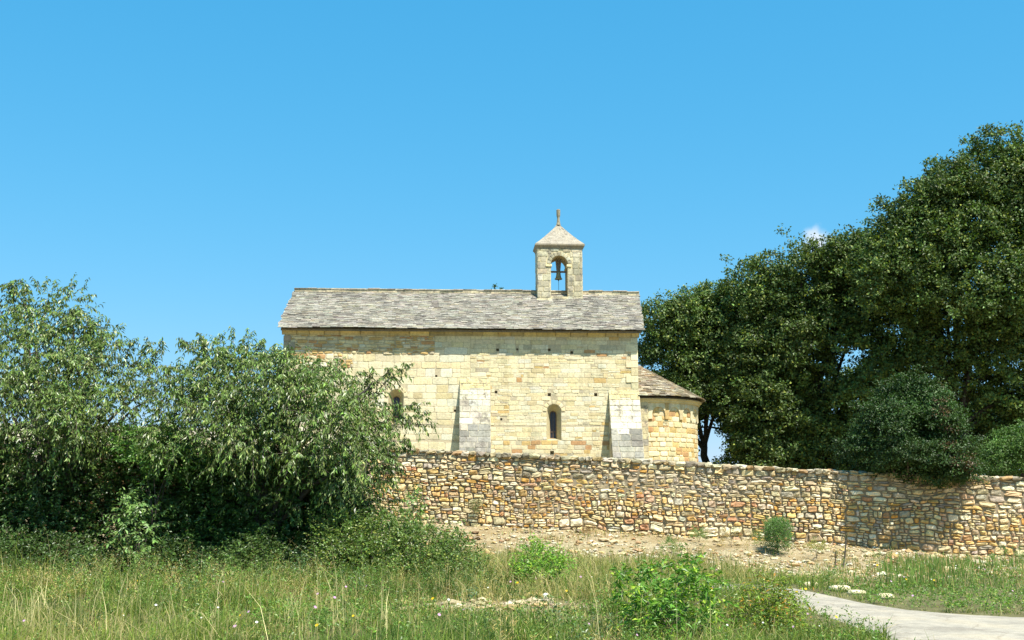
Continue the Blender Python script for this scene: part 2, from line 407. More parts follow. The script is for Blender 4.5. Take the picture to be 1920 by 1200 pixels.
def geo(a, b, s0, g):
    r = [a]; s = s0
    while r[-1] < b: r.append(r[-1] + s); s *= g
    return r
xs = sorted(set([-v for v in geo(26, 4000, 0.6, 1.25)] + list(np.arange(-25.8, 26, 0.2)) + geo(26, 4000, 0.6, 1.25)))
ys = sorted(set([-v for v in geo(8, 3000, 0.6, 1.3)] + list(np.arange(-7.5, 9, 0.5)) + list(np.arange(9, 42, 0.16)) + geo(42, 5000, 0.5, 1.25)))
grid('ground', A(xs), A(ys), zlow, M_earth, lambda x, y: np.stack([bare(x, y)] * 3, -1))
# the terrace behind the wall
def terr_z(x, y):
    d = y - wall_Y(x); z = np.clip(ztop(x) - 0.55, 0.5, 3.3)
    return np.where(d > 60, z * np.clip(1 - (d - 60) / 200, 0.02, 1), z) + 0.05 * fbm(x * 0.4, y * 0.4, 31)
def terrace():
    us = A(sorted(set([-v for v in geo(30, 4000, 1, 1.3)] + list(np.arange(-29.5, 30, 0.5)) + geo(30, 4000, 1, 1.3)))); ds = A([0.0] + geo(0.5, 5000, 0.5, 1.15))
    U, D = np.meshgrid(us, ds); X = U; Y = np.maximum(wall_Y(np.clip(U, -60, 60)), 5) + 0.0 + D
    Z = terr_z(X, Y); V = np.stack([X, Y, Z], -1).reshape(-1, 3); nx = len(us)
    i, j = np.meshgrid(np.arange(nx - 1), np.arange(len(ds) - 1)); b = (j * nx + i).ravel()
    mb = MB(); bb = np.clip(0.4 + 0.5 * fbm(X * 0.3, Y * 0.3, 4), 0, 1).ravel()
    mb.add(V, quads=np.stack([b, b + 1, b + nx + 1, b + nx], 1), col=np.stack([bb] * 3, -1))
    o = mb.build('terrace', M_earth, smooth=True); o['kind'] = 'structure'
terrace()

# road
def road_mat():
    m, n, l, p, o = mat_new('worn_asphalt'); tc = n.new('ShaderNodeTexCoord'); co = tc.outputs['Object']
    n1 = noise_node(n, l, 60, 4, 0.7, co); n2 = noise_node(n, l, 0.9, 6, 0.6, co)
    c1 = rampn(n, l, n1.outputs[0], [(0.3, (0.28, 0.25, 0.20)), (0.5, (0.36, 0.325, 0.262)), (0.7, (0.45, 0.41, 0.335))])
    c2 = rampn(n, l, n2.outputs[0], [(0.35, (0.72, 0.71, 0.70)), (0.5, (1, 1, 1)), (0.68, (1.12, 1.08, 1.0))])
    v = n.new('ShaderNodeTexVoronoi'); v.feature = 'DISTANCE_TO_EDGE'; v.inputs['Scale'].default_value = 0.9
    nw = noise_node(n, l, 2.5, 5, 0.7, co); vv = mul(n, l, co, nw.outputs[1], 0.35, 'ADD'); l.new(vv, v.inputs['Vector'])
    cr = rampn(n, l, v.outputs[0], [(0.0, (0.55, 0.5, 0.45)), (0.018, (1, 1, 1))])
    n5 = noise_node(n, l, 5, 6, 0.75, co); gr = rampn(n, l, n5.outputs[0], [(0.4, (0.86, 0.84, 0.80)), (0.62, (1.1, 1.07, 1.0))])
    cc = mul(n, l, mul(n, l, c1.outputs[0], c2.outputs[0]), gr.outputs[0]); l.new(mul(n, l, cc, cr.outputs[0], 0.6), p.inputs['Base Color']); p.inputs['Roughness'].default_value = 0.9
    b = n.new('ShaderNodeBump'); b.inputs['Strength'].default_value = 0.5; b.inputs['Distance'].default_value = 0.01
    l.new(n1.outputs[0], b.inputs['Height']); l.new(b.outputs[0], p.inputs['Normal']); return m
mb = MB(); n = 60; K = 7
wob = 0.05 * noise2(np.arange(n) * 0.9, np.zeros(n), 8)
V = []
for k in range(K):
    f = k / (K - 1); P = RU * (1 - f) + RL * f
    P = P + (A([0.3, 0.95]) * wob[:, None] * (1 if k == 0 else (-1 if k == K - 1 else 0)))
    V.append(np.column_stack([P, np.full(n, 0.012 + 0.03 * math.sin(math.pi * f)) - (0.05 if k in (0, K - 1) else 0)]))
V = np.concatenate(V)
Q = [(k * n + i, (k + 1) * n + i, (k + 1) * n + i + 1, k * n + i + 1) for k in range(K - 1) for i in range(n - 1)]
mb.add(V, quads=Q); r = mb.build('road', road_mat(), smooth=True); r['kind'] = 'structure'

# ------------------------------------------------------------------ dry stone boundary wall
def build_boundary_wall():
    xa, xb = -16.0, 27.0; L = (xb - xa) / wd[0]; P0 = A([xa, wall_Y(xa)])
    TH = 0.65
    root = empty('dry_stone_wall', (0, 0, 0), 'long dry stone boundary wall of buff and orange rubble below the chapel', 'wall')
    wob = lambda s, t: t + 0.035 * noise2(s * 0.8, t * 4, 50) + 0.012 * noise2(s * 3, t * 3, 55)
    def mapf(s, t, out):
        x = P0[0] + wd[0] * s; y = P0[1] + wd[1] * s
        zb = zbot(x) - 0.12; zt = ztop(x) - 0.08
        tt = np.where((t > 0.02) & (t < 0.97), t + (0.030 * noise2(s * 0.9, t * 5, 50) + 0.012 * noise2(s * 3.1, t * 6, 55)), t)
        z = zb + (zt - zb) * tt
        batter = 0.16 * (1 - t)
        o = out + batter + 0.03 * noise2(s * 0.5, t * 3, 60)
        return np.stack([x + wn_[0] * o, y + wn_[1] * o, z], -1)
    HH = 2.72
    # three bands: big stones at the foot, small in the middle, flat ones at the top
    cells = []
    for (t0, t1, h, w, sp) in [(0.0, 0.26, (0.17, 0.34), (0.14, 0.50), 0.60), (0.26, 0.62, (0.11, 0.25), (0.10, 0.38), 0.55), (0.62, 1.0, (0.09, 0.22), (0.13, 0.50), 0.42)]:
        c = pack(0, L, t0 * HH, t1 * HH, h, w, sp, 0.009); c[:, 2:] /= HH; cells.append(c)
    cells = np.concatenate(cells); N = len(cells)
    tm = (cells[:, 2] + cells[:, 3]) / 2; sm = (cells[:, 0] + cells[:, 1]) / 2
    pal = A([lin(c) for c in [(228, 206, 158), (218, 184, 122), (192, 148, 110), (186, 177, 158), (238, 225, 192), (212, 195, 158), (208, 176, 146), (214, 166, 92), (160, 147, 126)]]) * 0.94
    zone = tm + 0.25 * fbm(sm * 0.35, tm * 2, 71)
    w_low = A([.28, .17, .04, .04, .26, .13, .04, .04, .00]); w_mid = A([.26, .20, .05, .06, .14, .18, .04, .07, .00]); w_top = A([.18, .04, .02, .27, .15, .28, .02, .01, .03])
    idx = np.zeros(N, int)
    for i in range(N):
        z = zone[i]; w = w_low if z < 0.28 else (w_mid if z < 0.64 else w_top); idx[i] = rng.choice(9, p=w / w.sum())
    col = pal[idx] * A([1.0, .97, .92]) * (1 + rng.normal(0, 0.08, (N, 1))) * (1 + rng.normal(0, 0.03, (N, 3)))
    big = np.minimum(cells[:, 1] - cells[:, 0], (cells[:, 3] - cells[:, 2]) * HH)
    mb = MB(); stones(mb, cells, mapf, col, depth=0.045 + 0.15 * big * rng.uniform(0.4, 1.5, N), pw=5.0, irr=0.17, base=-0.015, rings=(1.0, 0.86, 0.45), prof=(0.0, 0.82, 1.0), jit=0.20, rot=0.08)
    mb.build('stone_face', M_field, root, smooth=False)
    # core, ends and back
    s = np.linspace(0, L, 160); mb = MB(); x = P0[0] + wd[0] * s
    fr0 = mapf(s, np.zeros_like(s), np.full_like(s, 0.0)); fr1 = mapf(s, np.ones_like(s), np.full_like(s, 0.0))
    fr0[:, 2] -= 0.5
    bk1 = fr1 - A([wn_[0], wn_[1], 0]) * TH; bk0 = fr0 - A([wn_[0], wn_[1], 0]) * TH
    n = len(s); V = np.concatenate([fr0, fr1, bk1, bk0])
    Q = [(k * n + i, k * n + i + 1, ((k + 1) % 4) * n + i + 1, ((k + 1) % 4) * n + i) for k in range(4) for i in range(n - 1)] + [(0, n, 2 * n, 3 * n), (n - 1, 4 * n - 1, 3 * n - 1, 2 * n - 1)]
    mb.add(V, quads=Q, col=(0.12, 0.10, 0.075)); mb.build('rubble_core', M_core, root)
    # capping: two rows of free stones lying on the top
    mb = MB(); cen = []; hf = []
    for row in range(4):
        s = 0.0
        while s < L:
            w = random.uniform(0.10, 0.26) * (0.8 if row == 0 else 1.2); s += w
            x = P0[0] + wd[0] * s; y = P0[1] + wd[1] * s; o = 0.02 - row * 0.19 + random.uniform(-.03, .03)
            h = random.uniform(0.035, 0.10)
            cen.append((x + wn_[0] * o, y + wn_[1] * o, ztop(x) - 0.06 + random.uniform(-0.01, 0.04))); hf.append((w * 0.98, 0.12, h)); s += w
    cen = A(cen); hf = A(hf)
    # align stones with the wall
    N = len(cen); V = np.sign(ICO[0]) * np.abs(ICO[0]) ** 0.6
    V = V[None] * (1 + rng.normal(0, 0.12, (N, len(ICO[0]), 1))) * hf[:, None]
    a = math.atan2(wd[1], wd[0]) + rng.normal(0, 0.12, N); tl = rng.normal(0, 0.10, N)
    X = V[..., 0]; Z = V[..., 2]; V = np.stack([X * np.cos(tl)[:, None] - Z * np.sin(tl)[:, None], V[..., 1], X * np.sin(tl)[:, None] + Z * np.cos(tl)[:, None]], -1)
    R = np.stack([V[..., 0] * np.cos(a)[:, None] - V[..., 1] * np.sin(a)[:, None], V[..., 0] * np.sin(a)[:, None] + V[..., 1] * np.cos(a)[:, None], V[..., 2]], -1) + cen[:, None]
    T = (ICO[1][None] + (np.arange(N) * len(ICO[0]))[:, None, None]).reshape(-1, 3)
    mb.add(R.reshape(-1, 3), tris=T, col=np.repeat(pick([(214, 196, 156), (176, 164, 138), (226, 214, 184), (196, 164, 116), (150, 138, 116)], [.3, .2, .25, .15, .1], N, 0.1), len(ICO[0]), axis=0))
    mb.build('capping_stones', M_field, root, smooth=False)
M_core = plain_mat('rubble_core', (0.27, 0.215, 0.135), 1.0)
build_boundary_wall()

# ------------------------------------------------------------------ the chapel
CY = 54.4; RZ = math.radians(3.0)
O = at(529, 760, CY); GZ = 2.7; O = Vector((O.x, O.y, GZ))
chapel = empty('chapel', O, 'Romanesque limestone chapel with stone slab roof, two buttresses and round apse', 'chapel', rz=RZ)
cR, sR = math.cos(RZ), math.sin(RZ)
def P2L(px, py, yl=0.0):
    """pixel -> chapel local X, Z on the plane local y = yl"""
    u = (px - 960) / F; v = (600 - py) / F
    d = A([u, math.cos(PITCH) - v * math.sin(PITCH), math.sin(PITCH) + v * math.cos(PITCH)])
    rx, ry = -O.x, -O.y
    lx = lambda x, y: (x * cR + y * sR, -x * sR + y * cR)
    o0 = lx(rx, ry); dd = lx(d[0], d[1])
    k = (yl - o0[1]) / dd[1]
    return o0[0] + dd[0] * k, EYE + d[2] * k - GZ
L = P2L(1196, 740)[0]; HW = 3.25
ZE = P2L(860, 619)[1]                     # top of the wall / underside of the eave
OV = 0.50
ZE_e = P2L(860, 617, -OV)[1]              # height of the eave edge
ZR = P2L(860, 550, HW)[1]                 # ridge
LIMEPAL = [(253, 240, 200), (251, 235, 190), (247, 229, 180), (238, 224, 184), (248, 240, 210), (236, 217, 168), (230, 196, 130), (216, 170, 118), (212, 200, 168)]

def arch_pts(cx, z0, w, zs, n=9):
    """left foot, up, over the arch and down to the right foot; returns list of (x,z); zs = springing"""
    r = w / 2
    return [(cx - r, z0)] + [(cx - r * math.cos(math.pi * i / (n - 1)), zs + r * math.sin(math.pi * i / (n - 1))) for i in range(n)] + [(cx + r, z0)]
def panel(mb, x0, x1, z0, z1, holes, y=0.0, depth=0.5, col=(0.52, 0.44, 0.29)):
    """flat wall face at local y with rectangular holes [x0,x1,z0,z1,kind,...]; 'pit' holes get their five inner faces"""
    xs = sorted({x0, x1, *[h[0] for h in holes], *[h[1] for h in holes]}); zs = sorted({z0, z1, *[h[2] for h in holes], *[h[3] for h in holes]})
    for a, b in zip(xs[:-1], xs[1:]):
        for c, d in zip(zs[:-1], zs[1:]):
            mx, mz = (a + b) / 2, (c + d) / 2
            if any(h[0] < mx < h[1] and h[2] < mz < h[3] for h in holes): continue
            mb.add([(a, y, c), (b, y, c), (b, y, d), (a, y, d)], quads=[(0, 1, 2, 3)], col=col)
    for h in holes:
        if h[4] == 'pit':
            a, b, c, d = h[:4]; e = y + h[5]
            mb.add([(a, y, c), (b, y, c), (b, y, d), (a, y, d), (a, e, c), (b, e, c), (b, e, d), (a, e, d)],
                   quads=[(4, 5, 6, 7), (0, 4, 7, 3), (5, 1, 2, 6), (3, 7, 6, 2), (0, 1, 5, 4)], col=col)
        else:                              # spandrels of an arch: pts from arch_pts
            pts = h[5]; a, b, c, d = h[:4]; m = len(pts) // 2
            left = pts[1:m + 1]; right = pts[m:-1]
            for (p, q) in zip(left[:-1], left[1:]): mb.add([(a, y, p[1]), (p[0], y, p[1]), (q[0], y, q[1]), (a, y, q[1])], quads=[(0, 1, 2, 3)], col=col)
            for (p, q) in zip(right[:-1], right[1:]): mb.add([(b, y, p[1]), (p[0], y, p[1]), (q[0], y, q[1]), (b, y, q[1])], quads=[(0, 1, 2, 3)], col=col)

def window_spec(pxl, pxr, pyt, pyb):
    x0, zt = P2L(pxl, pyt); x1, zb = P2L(pxr, pyb); w = x1 - x0; cx = (x0 + x1) / 2
    return dict(cx=cx, w=w, z0=zb, zs=zt - w / 2, zt=zt, x0=x0, x1=x1)
WINS = [window_spec(729, 756, 730, 796), window_spec(1025, 1052.5, 758, 825.5)]

def build_nave():
    mb = MB()
    holes = []
    for w in WINS: holes.append((w['x0'], w['x1'], w['z0'], w['zt'], 'arch', arch_pts(w['cx'], w['z0'], w['w'], w['zs'])))
    pits = []
    for (px, py, s) in [(933, 656, 5), (970, 655, 4), (1030, 656, 5), (1072, 661, 5), (930, 735, 5), (1030, 740, 6), (1117, 740, 6), (1035, 849, 7), (940, 786, 4), (818, 705, 4), (853, 770, 4)]:
        a, b = P2L(px, py); h = s / 38 / 2; pits.append((a - h, a + h, b - h, b + h, 'pit', 0.3))
    holes += pits
    HL = 2 * HW
    panel(mb, 0, L, -0.3, ZE, holes, y=0.0)
    # other three walls
    mb.add([(0, 0, -0.3), (0, HL, -0.3), (0, HL, ZE), (0, HW, ZR - 0.12), (0, 0, ZE)], quads=[(0, 1, 2, 4)], tris=[(4, 2, 3)], col=(0.6, 0.5, 0.3))
    mb.add([(L, 0, -0.3), (L, HL, -0.3), (L, HL, ZE), (L, HW, ZR - 0.12), (L, 0, ZE)], quads=[(0, 4, 2, 1)], tris=[(4, 3, 2)], col=(0.6, 0.5, 0.3))
    mb.add([(0, HL, -0.3), (L, HL, -0.3), (L, HL, ZE), (0, HL, ZE)], quads=[(0, 3, 2, 1)], col=(0.6, 0.5, 0.3))
    # stones of the long face in three fabrics
    xs1 = P2L(882, 700)[0]; z_r = P2L(700, 672)[1]; z_b = P2L(1000, 826)[1]; z_t = P2L(1000, 655)[1]
    z_or = P2L(700, 664)[1]; xo = P2L(815, 660)[0]; xo2 = P2L(662, 690)[0]; z_o2 = P2L(600, 690)[1]
    regs = [  # x0,x1,z0,z1,(h),(w),split,palette weights
        (0, xs1, -0.2, z_o2, (0.30, 0.42), (0.40, 0.85), 0.04, [.38, .28, .10, .12, .08, .04, .0, .0, .02], 0),
        (xo2, xs1, z_o2, z_or, (0.28, 0.40), (0.40, 0.85), 0.05, [.35, .25, .1, .15, .1, .05, .0, .0, .02], 0),
        (0, xo2, z_o2, z_or, (0.14, 0.30), (0.22, 0.65), 0.45, [.08, .12, .14, .06, .06, .12, .24, .20, .05], 1),
        (0, xo, z_or, ZE - 0.28, (0.15, 0.30), (0.25, 0.65), 0.45, [.08, .12, .14, .08, .04, .12, .22, .18, .08], 1),
        (xo, xs1, z_or, ZE - 0.28, (0.28, 0.36), (0.40, 0.80), 0.15, [.25, .25, .15, .2, .05, .05, .02, .0, .05], 0),
        (xs1, L, -0.2, z_b, (0.17, 0.25), (0.25, 0.60), 0.10, [.10, .18, .18, .06, .08, .10, .20, .12, .02], 0),
        (xs1, L, z_b, z_t, (0.13, 0.25), (0.22, 0.75), 0.22, [.28, .26, .16, .07, .07, .06, .045, .03, .03], 0),
        (xs1, L, z_t, ZE - 0.28, (0.20, 0.30), (0.35, 0.80), 0.15, [.25, .25, .12, .2, .05, .08, .01, .0, .06], 0),
    ]
    ident = lambda s, t, o: np.stack([s + .02 * noise2(s * 3, t * 5, 141), -o, t + .028 * noise2(s * 1.1, t * 3.0, 140) + .012 * noise2(s * 4, t * 6, 142)], -1)
    for (x0, x1, z0, z1, h, w, sp, wt, rough) in regs:
        cl = pack(x0, x1, z0, z1, h, w, sp, 0.008); keep = []
        for (a, b, c, d) in cl:
            ok = True
            for q in pits:
                if b > q[0] and a < q[1] and d > q[2] and c < q[3]:
                    if a < q[0] - 0.05: b = min(b, q[0] - 0.01)
                    elif b > q[1] + 0.05: a = max(a, q[1] + 0.01)
                    else: ok = False
            for W in WINS:
                if d < W['z0'] or c > W['zt'] + 0.2: continue
                cc = max(c, W['zs']); r = W['w'] / 2
                hw = r + 0.01 if d < W['zs'] else math.sqrt(max(0.0, (r + 0.2) ** 2 - (cc - W['zs']) ** 2))
                if hw <= 0.02: continue
                if c < W['z0'] < d: c = W['z0'] if (d - W['z0']) > (W['z0'] - c) else c; 
                if b > W['cx'] - hw and a < W['cx'] + hw:
                    if c < W['z0']: d = min(d, W['z0'] - 0.01); continue
                    if a < W['cx'] - hw - 0.04 and b < W['cx'] + hw + 0.04: b = W['cx'] - hw - 0.01
                    elif b > W['cx'] + hw + 0.04 and a > W['cx'] - hw - 0.04: a = W['cx'] + hw + 0.01
                    elif a < W['cx'] - hw - 0.04 and b > W['cx'] + hw + 0.04:
                        keep.append((a, W['cx'] - hw - 0.01, c, d)); a = W['cx'] + hw + 0.01
                    else: ok = False
            if ok and b - a > 0.03 and d - c > 0.03: keep.append((a, b, c, d))
        keep = A(keep); N = len(keep); col = pick(LIMEPAL, wt, N, 0.04)
        if rough: stones(mb, keep, ident, col, depth=rng.uniform(0.02, 0.055, N), pw=5, irr=0.10, rings=(1, .85, .4), prof=(0, .75, 1), jit=.06, rot=.04)
        else: stones(mb, keep, ident, col, depth=rng.uniform(0.003, 0.019, N), pw=11, irr=0.035, rings=(1, .93, .5), prof=(0, .9, 1), jit=.08)
    # voussoirs round the two windows
    for W in WINS:
        r = W['w'] / 2
        pol = lambda s, t, o, W=W: np.stack([W['cx'] - (t) * np.cos(s), -o, W['zs'] + (t) * np.sin(s)], -1)
        e = np.linspace(0, math.pi, 8); cl = [(a + 0.02, b - 0.02, r + 0.01, r + 0.2) for a, b in zip(e[:-1], e[1:])]
        stones(mb, cl, pol, pick(LIMEPAL, [.3, .3, .2, .1, .1, 0, 0, 0, 0], 7, 0.03), depth=0.03, pw=16, irr=0.01, rings=(1, .9, .5), prof=(0, .9, 1), jit=.03)
    # quoins, large and grey at the left-hand corner
    z = -0.2; k = 0
    while z < ZE - 0.35:
        h = random.uniform(0.30, 0.42); w = 0.55 if k % 2 else 0.34
        boxes(mb, A([[w / 2 - 0.03, 0.2, z + h / 2]]), A([1., 0, 0]), A([0, 1., 0]), A([0, 0, 1.]), A([[w / 2, 0.26 + random.uniform(0, .02), h / 2 - 0.012]]), pick([(200, 188, 160), (228, 208, 160), (178, 166, 146)], [.5, .2, .3], 1), 0.03)
        w2 = 0.6 if k % 2 else 0.35
        boxes(mb, A([[L - w2 / 2 + 0.03, 0.2, z + h / 2]]), A([1., 0, 0]), A([0, 1., 0]), A([0, 0, 1.]), A([[w2 / 2, 0.235 + random.uniform(0, .01), h / 2 - 0.012]]), pick(LIMEPAL, [.3, .3, .1, .2, .1, .0, .0, .0, .0], 1), 0.01)
        z += h; k += 1
    wall = mb.build('nave_wall', M_ashlar, chapel)
    # cornice: a hollow-moulded band under the eave made of long blocks
    mb = MB(); x = -0.12
    while x < L + 0.1:
        w = random.uniform(0.5, 1.0); b = min(x + w, L + 0.12); j = random.uniform(-0.008, 0.008)
        prof = [(0.0, ZE - 0.30), (0.045 + j, ZE - 0.30), (0.06 + j, ZE - 0.22), (0.12 + j, ZE - 0.13), (0.24 + j, ZE - 0.06), (0.27 + j, ZE - 0.05), (0.27 + j, ZE + 0.02), (0.0, ZE + 0.02)]
        V = [(xx, -o, z) for xx in (x, b - 0.012) for o, z in prof]; m = len(prof)
        c = pick([(236, 216, 160), (222, 204, 156), (200, 184, 142), (228, 206, 150)], [.3, .3, .2, .2], 1, .05)[0]
        mb.add(V, quads=[(i, i + 1, m + i + 1, m + i) for i in range(m - 1)] + [(0, 1, 6, 7), (1, 2, 5, 6), (2, 3, 4, 5), (8, 15, 14, 9), (9, 14, 13, 10), (10, 13, 12, 11)], col=c)
        x = b
        if b >= L + 0.12: break
    mb.build('cornice', M_ashlar, chapel)

def slab_roof(mb, e0, e1, r0, r1, expo=0.112, thick=0.032, wmin=0.18, wmax=0.55, length=0.35, hang=0.06):
    """courses of stone slabs between an eave line e0-e1 and a ridge line r0-r1 (arrays)"""
    e0, e1, r0, r1 = map(lambda q: A(q, float), (e0, e1, r0, r1))
    sl = np.linalg.norm(((r0 + r1) - (e0 + e1)) / 2); nr = int(sl / expo)
    cen = []; axs = []; ays = []; azs = []; hf = []
    for k in range(nr + 1):
        f = min(1.0, k / nr); a = e0 + (r0 - e0) * f; b = e1 + (r1 - e1) * f
        al = b - a; wl_ = np.linalg.norm(al); al /= wl_
        up = ((r0 + r1) - (e0 + e1)) / 2; up = up - al * up.dot(al); up /= np.linalg.norm(up); nm = np.cross(al, up)
        if nm[2] < 0: nm = -nm
        th = 2.4 * thick / length; x = -random.uniform(0.0, 0.12)
        while x < wl_:
            w = random.uniform(wmin, wmax); x1 = min(x + w, wl_ + random.uniform(0, 0.08))
            tilt = -(th + random.gauss(0, 0.03)); uy = up * math.cos(tilt) + nm * math.sin(tilt); nz = nm * math.cos(tilt) - up * math.sin(tilt)
            roll = random.gauss(0, 0.012); ax2 = al * math.cos(roll) + nz * math.sin(roll)
            lo = a + al * ((x + x1) / 2) - up * (hang + random.uniform(-0.025, 0.03))
            tk = thick * random.uniform(0.7, 1.35)
            cen.append(lo + uy * length / 2 + nm * (th * length / 1.0 + random.uniform(-.006, .012))); axs.append(ax2); ays.append(uy); azs.append(nz); hf.append(((x1 - x) / 2 - 0.004, length / 2, tk / 2)); x = x1
    N = len(cen)
    cen = [c_ + A([0, 0, .022 * float(noise2(c_[0] * .45, c_[1] * .8, 61)) + .012 * float(noise2(c_[0] * 1.7, c_[1] * 2, 62))]) for c_ in cen]      # the old roof sags a little
    col = 0.90 * pick([(206, 199, 182), (188, 180, 165), (216, 210, 194), (170, 162, 149), (202, 192, 168), (152, 144, 133)], [.3, .22, .22, .12, .1, .04], N, 0.08)
    boxes(mb, A(cen), A(axs), A(ays), A(azs), A(hf), col, 0.02)
def build_roof():
    mb = MB(); xl, xr = P2L(522, 613, -OV)[0], P2L(1207, 620, -OV)[0]
    rl, rr = P2L(554, 547, HW)[0], P2L(1197, 552, HW)[0]
    z0 = ZE_e; z1 = ZR
    slab_roof(mb, (xl, -OV, z0), (xr, -OV, z0), (rl, HW, z1), (rr, HW, z1))
    slab_roof(mb, (xr, 2 * HW + OV, z0), (xl, 2 * HW + OV, z0), (rr, HW, z1), (rl, HW, z1), wmin=0.3, wmax=0.8)
    # bedding below the slabs
    V = [(xl + .1, -OV + .12, z0 - .02), (xr - .1, -OV + .12, z0 - .02), (rr - .1, HW, z1 - .02), (rl + .1, HW, z1 - .02), (xl + .1, 2 * HW + OV - .12, z0 - .02), (xr - .1, 2 * HW + OV - .12, z0 - .02)]
    V2 = [(a, b, c - 0.1) for a, b, c in V]
    mb.add(V + V2, quads=[(0, 1, 2, 3), (3, 2, 5, 4), (6, 9, 8, 7), (9, 10, 11, 8), (0, 6, 7, 1), (4, 5, 11, 10), (0, 3, 9, 6), (3, 4, 10, 9), (1, 7, 8, 2), (2, 8, 11, 5)], col=(0.25, 0.2, 0.13))
    roof = mb.build('roof', M_slab, chapel)
    # ridge course
    mb = MB(); x = rl - 0.02; cen = []; hf = []
    while x < rr:
        w = random.uniform(0.3, 0.6); b = min(x + w, rr + 0.02)
        cen.append(((x + b) / 2, HW, z1 + 0.075 + random.uniform(-.006, .006))); hf.append(((b - x) / 2 - 0.005, 0.19, 0.10)); x = b
        if b >= rr: break
    N = len(cen); t = lambda v: np.tile(A(v, float), (N, 1))
    boxes(mb, cen, t([1, 0, 0]), t([0, 1, 0]), t([0, 0, 1]), hf, 1.1 * pick([(216, 202, 166), (226, 212, 176), (196, 182, 150)], [.4, .3, .3], N, 0.05), 0.02)
    mb.build('ridge_stones', M_slab, roof)

def build_buttress(pxl, pxr, pyt, base_depth, label):
    x0, zt = P2L(pxl, pyt); x1 = P2L(pxr, pyt)[0]; zb = -0.25
    zv = P2L(pxl, 850)[1]; slope = base_depth / (zt - zv)
    mb = MB(); D = slope * (zt - zb); Hh = zt - zb
    # front
    fl = lambda s, t, o: np.stack([x0 + s, -(slope * (zt - t)) - o, t], -1)
    mb.add([(x0, 0, zb), (x1, 0, zb), (x1, -D, zb), (x0, -D, zb), (x0, 0, zt), (x1, 0, zt)], quads=[(3, 2, 5, 4)], tris=[(0, 3, 4), (2, 1, 5)], col=(0.5, 0.45, 0.32))
    cl = pack(0, x1 - x0, zb, zt, (0.24, 0.34), (0.35, 0.75), 0.05, 0.012); N = len(cl); tm = (cl[:, 2] + cl[:, 3]) / 2; f = (tm - zv) / (zt - zv)
    col = pick([(242, 236, 216), (230, 221, 198), (238, 228, 198), (214, 204, 182)], [.3, .25, .25, .2], N, 0.05)
    low = f < 0.38 + rng.normal(0, 0.07, N); col[low] = pick([(182, 178, 164), (168, 164, 152), (194, 188, 170), (158, 153, 140)], [.3, .25, .3, .15], int(low.sum()), 0.04)
    tp = f > 0.88; col[tp] = pick([(246, 228, 170), (238, 220, 166)], [.5, .5], int(tp.sum()), 0.04)
    stones(mb, cl, fl, col, depth=rng.uniform(0.012, 0.028, N), pw=18, irr=0.02, rings=(1, .94, .5), prof=(0, .9, 1), jit=.04)
    for side in (0, 1):
        X = x0 if side == 0 else x1; sg = -1 if side == 0 else 1
        cl = []; z = zb
        while z < zt - 0.25:
            h = random.uniform(0.24, 0.34); d = slope * (zt - (z + h)); s = 0
            while s < d:
                w = random.uniform(0.3, 0.6); b = min(s + w, d)
                if b - s > 0.05: cl.append((s, b - 0.01, z, z + h - 0.01))
                s += w
            z += h
        sm = lambda s, t, o, X=X, sg=sg: np.stack([X + sg * o, -s, t], -1)
        if cl:
            stones(mb, cl, sm, pick([(226, 214, 178), (206, 192, 156), (180, 174, 156)], [.4, .3, .3], len(cl), .05), depth=0.012, pw=18, irr=0.02, rings=(1, .94, .5), prof=(0, .9, 1), jit=.03)
    b = mb.build('buttress', M_butt, chapel); b['label'] = label

def build_window(W, dark, label):
    n = 9; D = 0.42
    out = arch_pts(W['cx'], W['z0'], W['w'], W['zs'], n); wi = W['w'] * 0.48
    zi = W['z0'] + 0.10; zsi = W['zs'] - 0.10
    inn = arch_pts(W['cx'], zi, wi, zsi, n); m = len(out)
    mb = MB(); V = [(x, 0, z) for x, z in out] + [(x, D, z) for x, z in inn] + [(x, D + 0.22, z) for x, z in inn]
    Q = [(i, i + 1, m + i + 1, m + i) for i in range(m - 1)] + [(m - 1, 0, m, 2 * m - 1)]
    Q += [(m + i, m + i + 1, 2 * m + i + 1, 2 * m + i) for i in range(m - 1)] + [(2 * m - 1, m, 2 * m, 3 * m - 1)]
    mb.add(V, quads=Q, col=0.66 * lin(232, 216, 170))
    w = mb.build('window', M_ashlar, chapel); w['label'] = label
    # timber frame and dark glass
    Y = D + 0.10
    mb = MB(); i2 = arch_pts(W['cx'], zi + 0.05, wi - 0.09, zsi, n)
    V = [(x, Y, z) for x, z in inn] + [(x, Y, z) for x, z in i2] + [(x, Y + 0.05, z) for x, z in inn] + [(x, Y + 0.05, z) for x, z in i2]
    Q = [(i, (i + 1) % m, m + (i + 1) % m, m + i) for i in range(m)] + [(m + i, m + (i + 1) % m, 3 * m + (i + 1) % m, 3 * m + i) for i in range(m)]
    mb.add(V, quads=Q, col=(0.2, 0.13, 0.08))
    zb = zi + (zsi - zi) * 0.28
    box(mb, (W['cx'] - wi / 2 + 0.03, Y + 0.002, zb - 0.015), (W['cx'] + wi / 2 - 0.03, Y + 0.03, zb + 0.015), (0.5, 0.47, 0.42))
    box(mb, (W['cx'] - 0.01, Y + 0.004, zi + 0.03), (W['cx'] + 0.01, Y + 0.03, zsi + wi / 2 - 0.05), (0.2, 0.2, 0.2))
    mb.build('window_frame', plain_mat('window_timber', (0.16, 0.10, 0.06), 0.7), w)
    mb = MB(); V = [(x, Y + 0.035, z) for x, z in inn]; V.append((W['cx'], Y + 0.035, (zi + zsi) / 2)); c = len(V) - 1
    mb.add(V, tris=[(i, (i + 1) % m, c) for i in range(m)]); mb.build('pane', M_glass, w)
